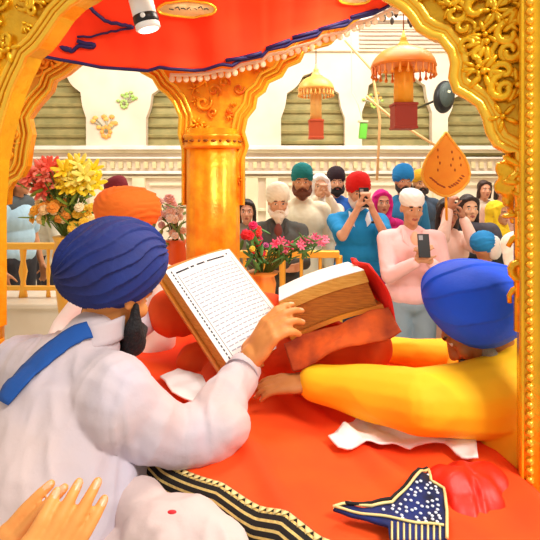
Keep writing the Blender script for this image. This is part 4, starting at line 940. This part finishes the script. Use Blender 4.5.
def bouquet(label, px, d, zb, ztopv, vase_r, vcol, clumps, seed, leaf='#5c8a2c', leafn=50, wrap=False):
    rnd = random.Random(seed); b = P(px, 0, d); t = empty('flower_arrangement', (b.x, d, zb), label, 'flowers')
    m = MB(); h = ztopv-zb; r = vase_r
    m.lathe((b.x, d, 0), [(r*.6, zb), (r*.75, zb+h*.06), (r*.5, zb+h*.2), (r*.8, zb+h*.55), (r, zb+h*.85), (r*.85, zb+h*.95), (r*(1.3 if wrap else 1), ztopv)], 24, (lambda a: .10*math.sin(a*7)) if wrap else None); m.build('vase', mat('vase_'+vcol, vcol, .4), t)
    top = V(b.x, d, ztopv); st_ = MB(); lf = MB(); n = 0
    for (x, y, rx, ry, kind, cols, size, cnt) in clumps:
        ms = [(bloom_mesh(kind, size), mat('petal_'+c_, c_, .6, var=.15, vscale=30)) for c_ in cols]
        for me, m_ in ms: me.materials.append(m_)
        for k in range(cnt):
            a = rnd.uniform(0, 2*PI); q = math.sqrt(rnd.random()); dd = rnd.uniform(-.10, .08); p = P(x+rx*q*math.cos(a), y+ry*q*math.sin(a), d+dd)
            o = bpy.data.objects.new('blossom', ms[k % len(ms)][0]); C.objects.link(o); o.parent = t; o.location = p-ORG[t]; ORG[o] = p
            nd = (p-P(x, y+ry*.4, d+.06)).normalized()+V(0, -.9, .3); o.rotation_euler = nd.to_track_quat('Z', 'Y').to_euler(); sc_ = rnd.uniform(.75, 1.2); o.scale = (sc_,)*3
            st_.tube([top+V(0, 0, -.05), top.lerp(p, .5)+V(0, 0, .03), p], .0035, 5)
            for _ in range(max(1, leafn//30)):
                g = top.lerp(p, rnd.uniform(.5, 1))+V(rnd.uniform(-.05, .05), rnd.uniform(-.04, .06), rnd.uniform(-.04, .04)); Rm = rotm(rnd.uniform(0, 6), rnd.uniform(-1, 1), rnd.uniform(-1, 1)); lf.ell(g, (.012, .045, .004), Rm, 8, 6)
    st_.build('stems', mat('stem_green', '#5a7a30', .7), t); o = lf.build('foliage', mat('leaf_'+leaf, leaf, .6, var=.3), t); o['kind'] = 'stuff'
    return t
bouquet('big arrangement of yellow and coral flowers behind the navy turban at left', 70, 2.72, DAIS, P(0, 236, 2.72).z, .09, '#e8b23c',
        [(42, 178, 18, 14, 'lily', ('#f0604c', '#f58a78', '#f47a6a'), .056, 26), (78, 180, 20, 17, 'lily', ('#fbe62c', '#fade20', '#fbef70'), .062, 34), (50, 212, 20, 14, 'rose', ('#f8a83c', '#fae0a4', '#f8bc3a'), .040, 24), (82, 216, 18, 16, 'rose', ('#fce08a', '#fad03c', '#fbf0c4'), .042, 24)], 3, '#7a9a2c')
bouquet('pink and cream flowers in an orange pot beside the centre pillar', 176, 2.74, DAIS, P(0, 240, 2.74).z, .06, '#e8601c',
        [(168, 212, 12, 16, 'rose', ('#fad8d0', '#fbeee4', '#f6bcb8'), .036, 20), (176, 232, 8, 6, 'rose', ('#f7e6da', '#f4c6b0'), .026, 6)], 5, '#8aa04a')
bouquet('red and magenta flowers with a spray of pink orchids right of the centre pillar', 262, 2.78, DAIS, P(0, 272, 2.78).z, .075, '#ee8a2c',
        [(256, 234, 11, 9, 'rose', ('#e01c2c', '#d81460', '#e8382c'), .036, 10), (258, 250, 10, 8, 'rose', ('#e8d03c', '#c8508c', '#e03040'), .024, 7), (288, 246, 16, 6, 'lily', ('#e8507c', '#f07a9a'), .030, 14), (314, 240, 16, 4, 'lily', ('#e8608c', '#f08aa8'), .026, 12)], 9, '#4a8034', 80, wrap=True)
# ================================================================ LEAF-SHAPED STANDARD
FD = 3.70; t = empty('leaf_fan', P(446, 200, FD), 'orange flame shaped ceremonial fan with dark punched dots, held aloft', 'fan')
half = [(0, -33), (5, -26), (11, -18), (18, -9), (22, 0), (24, 9), (22, 17), (16, 24), (8, 29), (3, 31)]
out = [(446+x, 165+y) for x, y in half]+[(446-x, 165+y) for x, y in reversed(half[1:])]
m = MB(); m.prism([[P(x, y, FD) for x, y in out]], (0, .02, 0)); bl = m.build('blade', mat('fan_orange', '#f39a1c', .45, .1, bump=.2, bscale=20, col2='#ee8c14', vscale=8), t, smooth=False, bevel=.004)
m = MB(); m.tube([P(x, y, FD-.0) for x, y in out+[out[0]]], .010, 6); m.build('rim', mat('fan_rim', '#f7b038', .4, .3), t)
m = MB()
for x, y in ((438, 150), (438, 157), (440, 163), (438, 170), (452, 152), (453, 159), (451, 165), (455, 170), (460, 158), (461, 165)): m.ell(P(x, y, FD), (.006, .006, .012), None, 6, 6)
for x, y in dense([(431, 178), (438, 184), (444, 187)], 3)+dense([(450, 187), (457, 183), (463, 176)], 3): m.ell(P(x, y, FD), (.014, .006, .007), rotm(0, 0, .4), 6, 6)
m.build('punched_dots', mat('fan_dot', '#a8480c', .6), bl)
m = MB(); m.tube([P(446, 193, FD+.01), P(447, 232, FD+.02)], .010, 10); m.build('handle', gold_or, t)
# ================================================================ LIGHT + CAMERA
w = bpy.data.worlds.new('hall_light'); bpy.context.scene.world = w; w.use_nodes = True; nt = w.node_tree
bg = nt.nodes['Background']; bg.inputs['Strength'].default_value = .68
tc = nt.nodes.new('ShaderNodeTexCoord'); n = nt.nodes.new('ShaderNodeTexNoise'); n.inputs['Scale'].default_value = 5; n.inputs['Detail'].default_value = 3
r = nt.nodes.new('ShaderNodeValToRGB'); r.color_ramp.elements[0].position = .38; r.color_ramp.elements[0].color = (.40, .33, .24, 1); r.color_ramp.elements[1].position = .60; r.color_ramp.elements[1].color = (1.3, 1.24, 1.16, 1)
nt.links.new(tc.outputs['Generated'], n.inputs[0]); nt.links.new(n.outputs[0], r.inputs[0]); nt.links.new(r.outputs[0], bg.inputs[0])
def area(name, loc, tgt, size, e, col=(1, .96, .9)):
    l = bpy.data.lights.new(name, 'AREA'); l.energy = e; l.size = size; l.color = col
    o = bpy.data.objects.new(name, l); C.objects.link(o); o.location = loc; o.rotation_euler = (Vector(tgt)-Vector(loc)).to_track_quat('-Z', 'Y').to_euler(); return o
area('hall_lamp', (1.8, -.6, 4.0), (0, 1.4, 1), 1.0, 110)
area('hall_lamp', (1.0, 5.0, 5.2), (0, 4.6, 0), 3.0, 190)
area('hall_lamp', (-2.5, 6.2, 5.0), (-2, 9, 1.6), 2.0, 110)
area('hall_lamp', (2.5, 6.2, 5.0), (2, 9, 1.6), 2.0, 110)
area('canopy_lamp', (.25, 1.9, 2.42), (.1, 1.4, .9), .5, 14, (1, .9, .75))
cam = bpy.data.cameras.new('camera'); co = bpy.data.objects.new('camera', cam); C.objects.link(co)
cam.sensor_width = 36; cam.lens = F/540*36; cam.shift_y = -(270-YH)/540; cam.clip_start = .02
co.location = (0, 0, H); co.rotation_euler = (PI/2, 0, 0); bpy.context.scene.camera = co
sc = bpy.context.scene; sc.view_settings.view_transform = 'Standard'; sc.view_settings.look = 'None'; sc.view_settings.gamma = 1; sc.view_settings.exposure = .25; sc.view_settings.use_curve_mapping = False
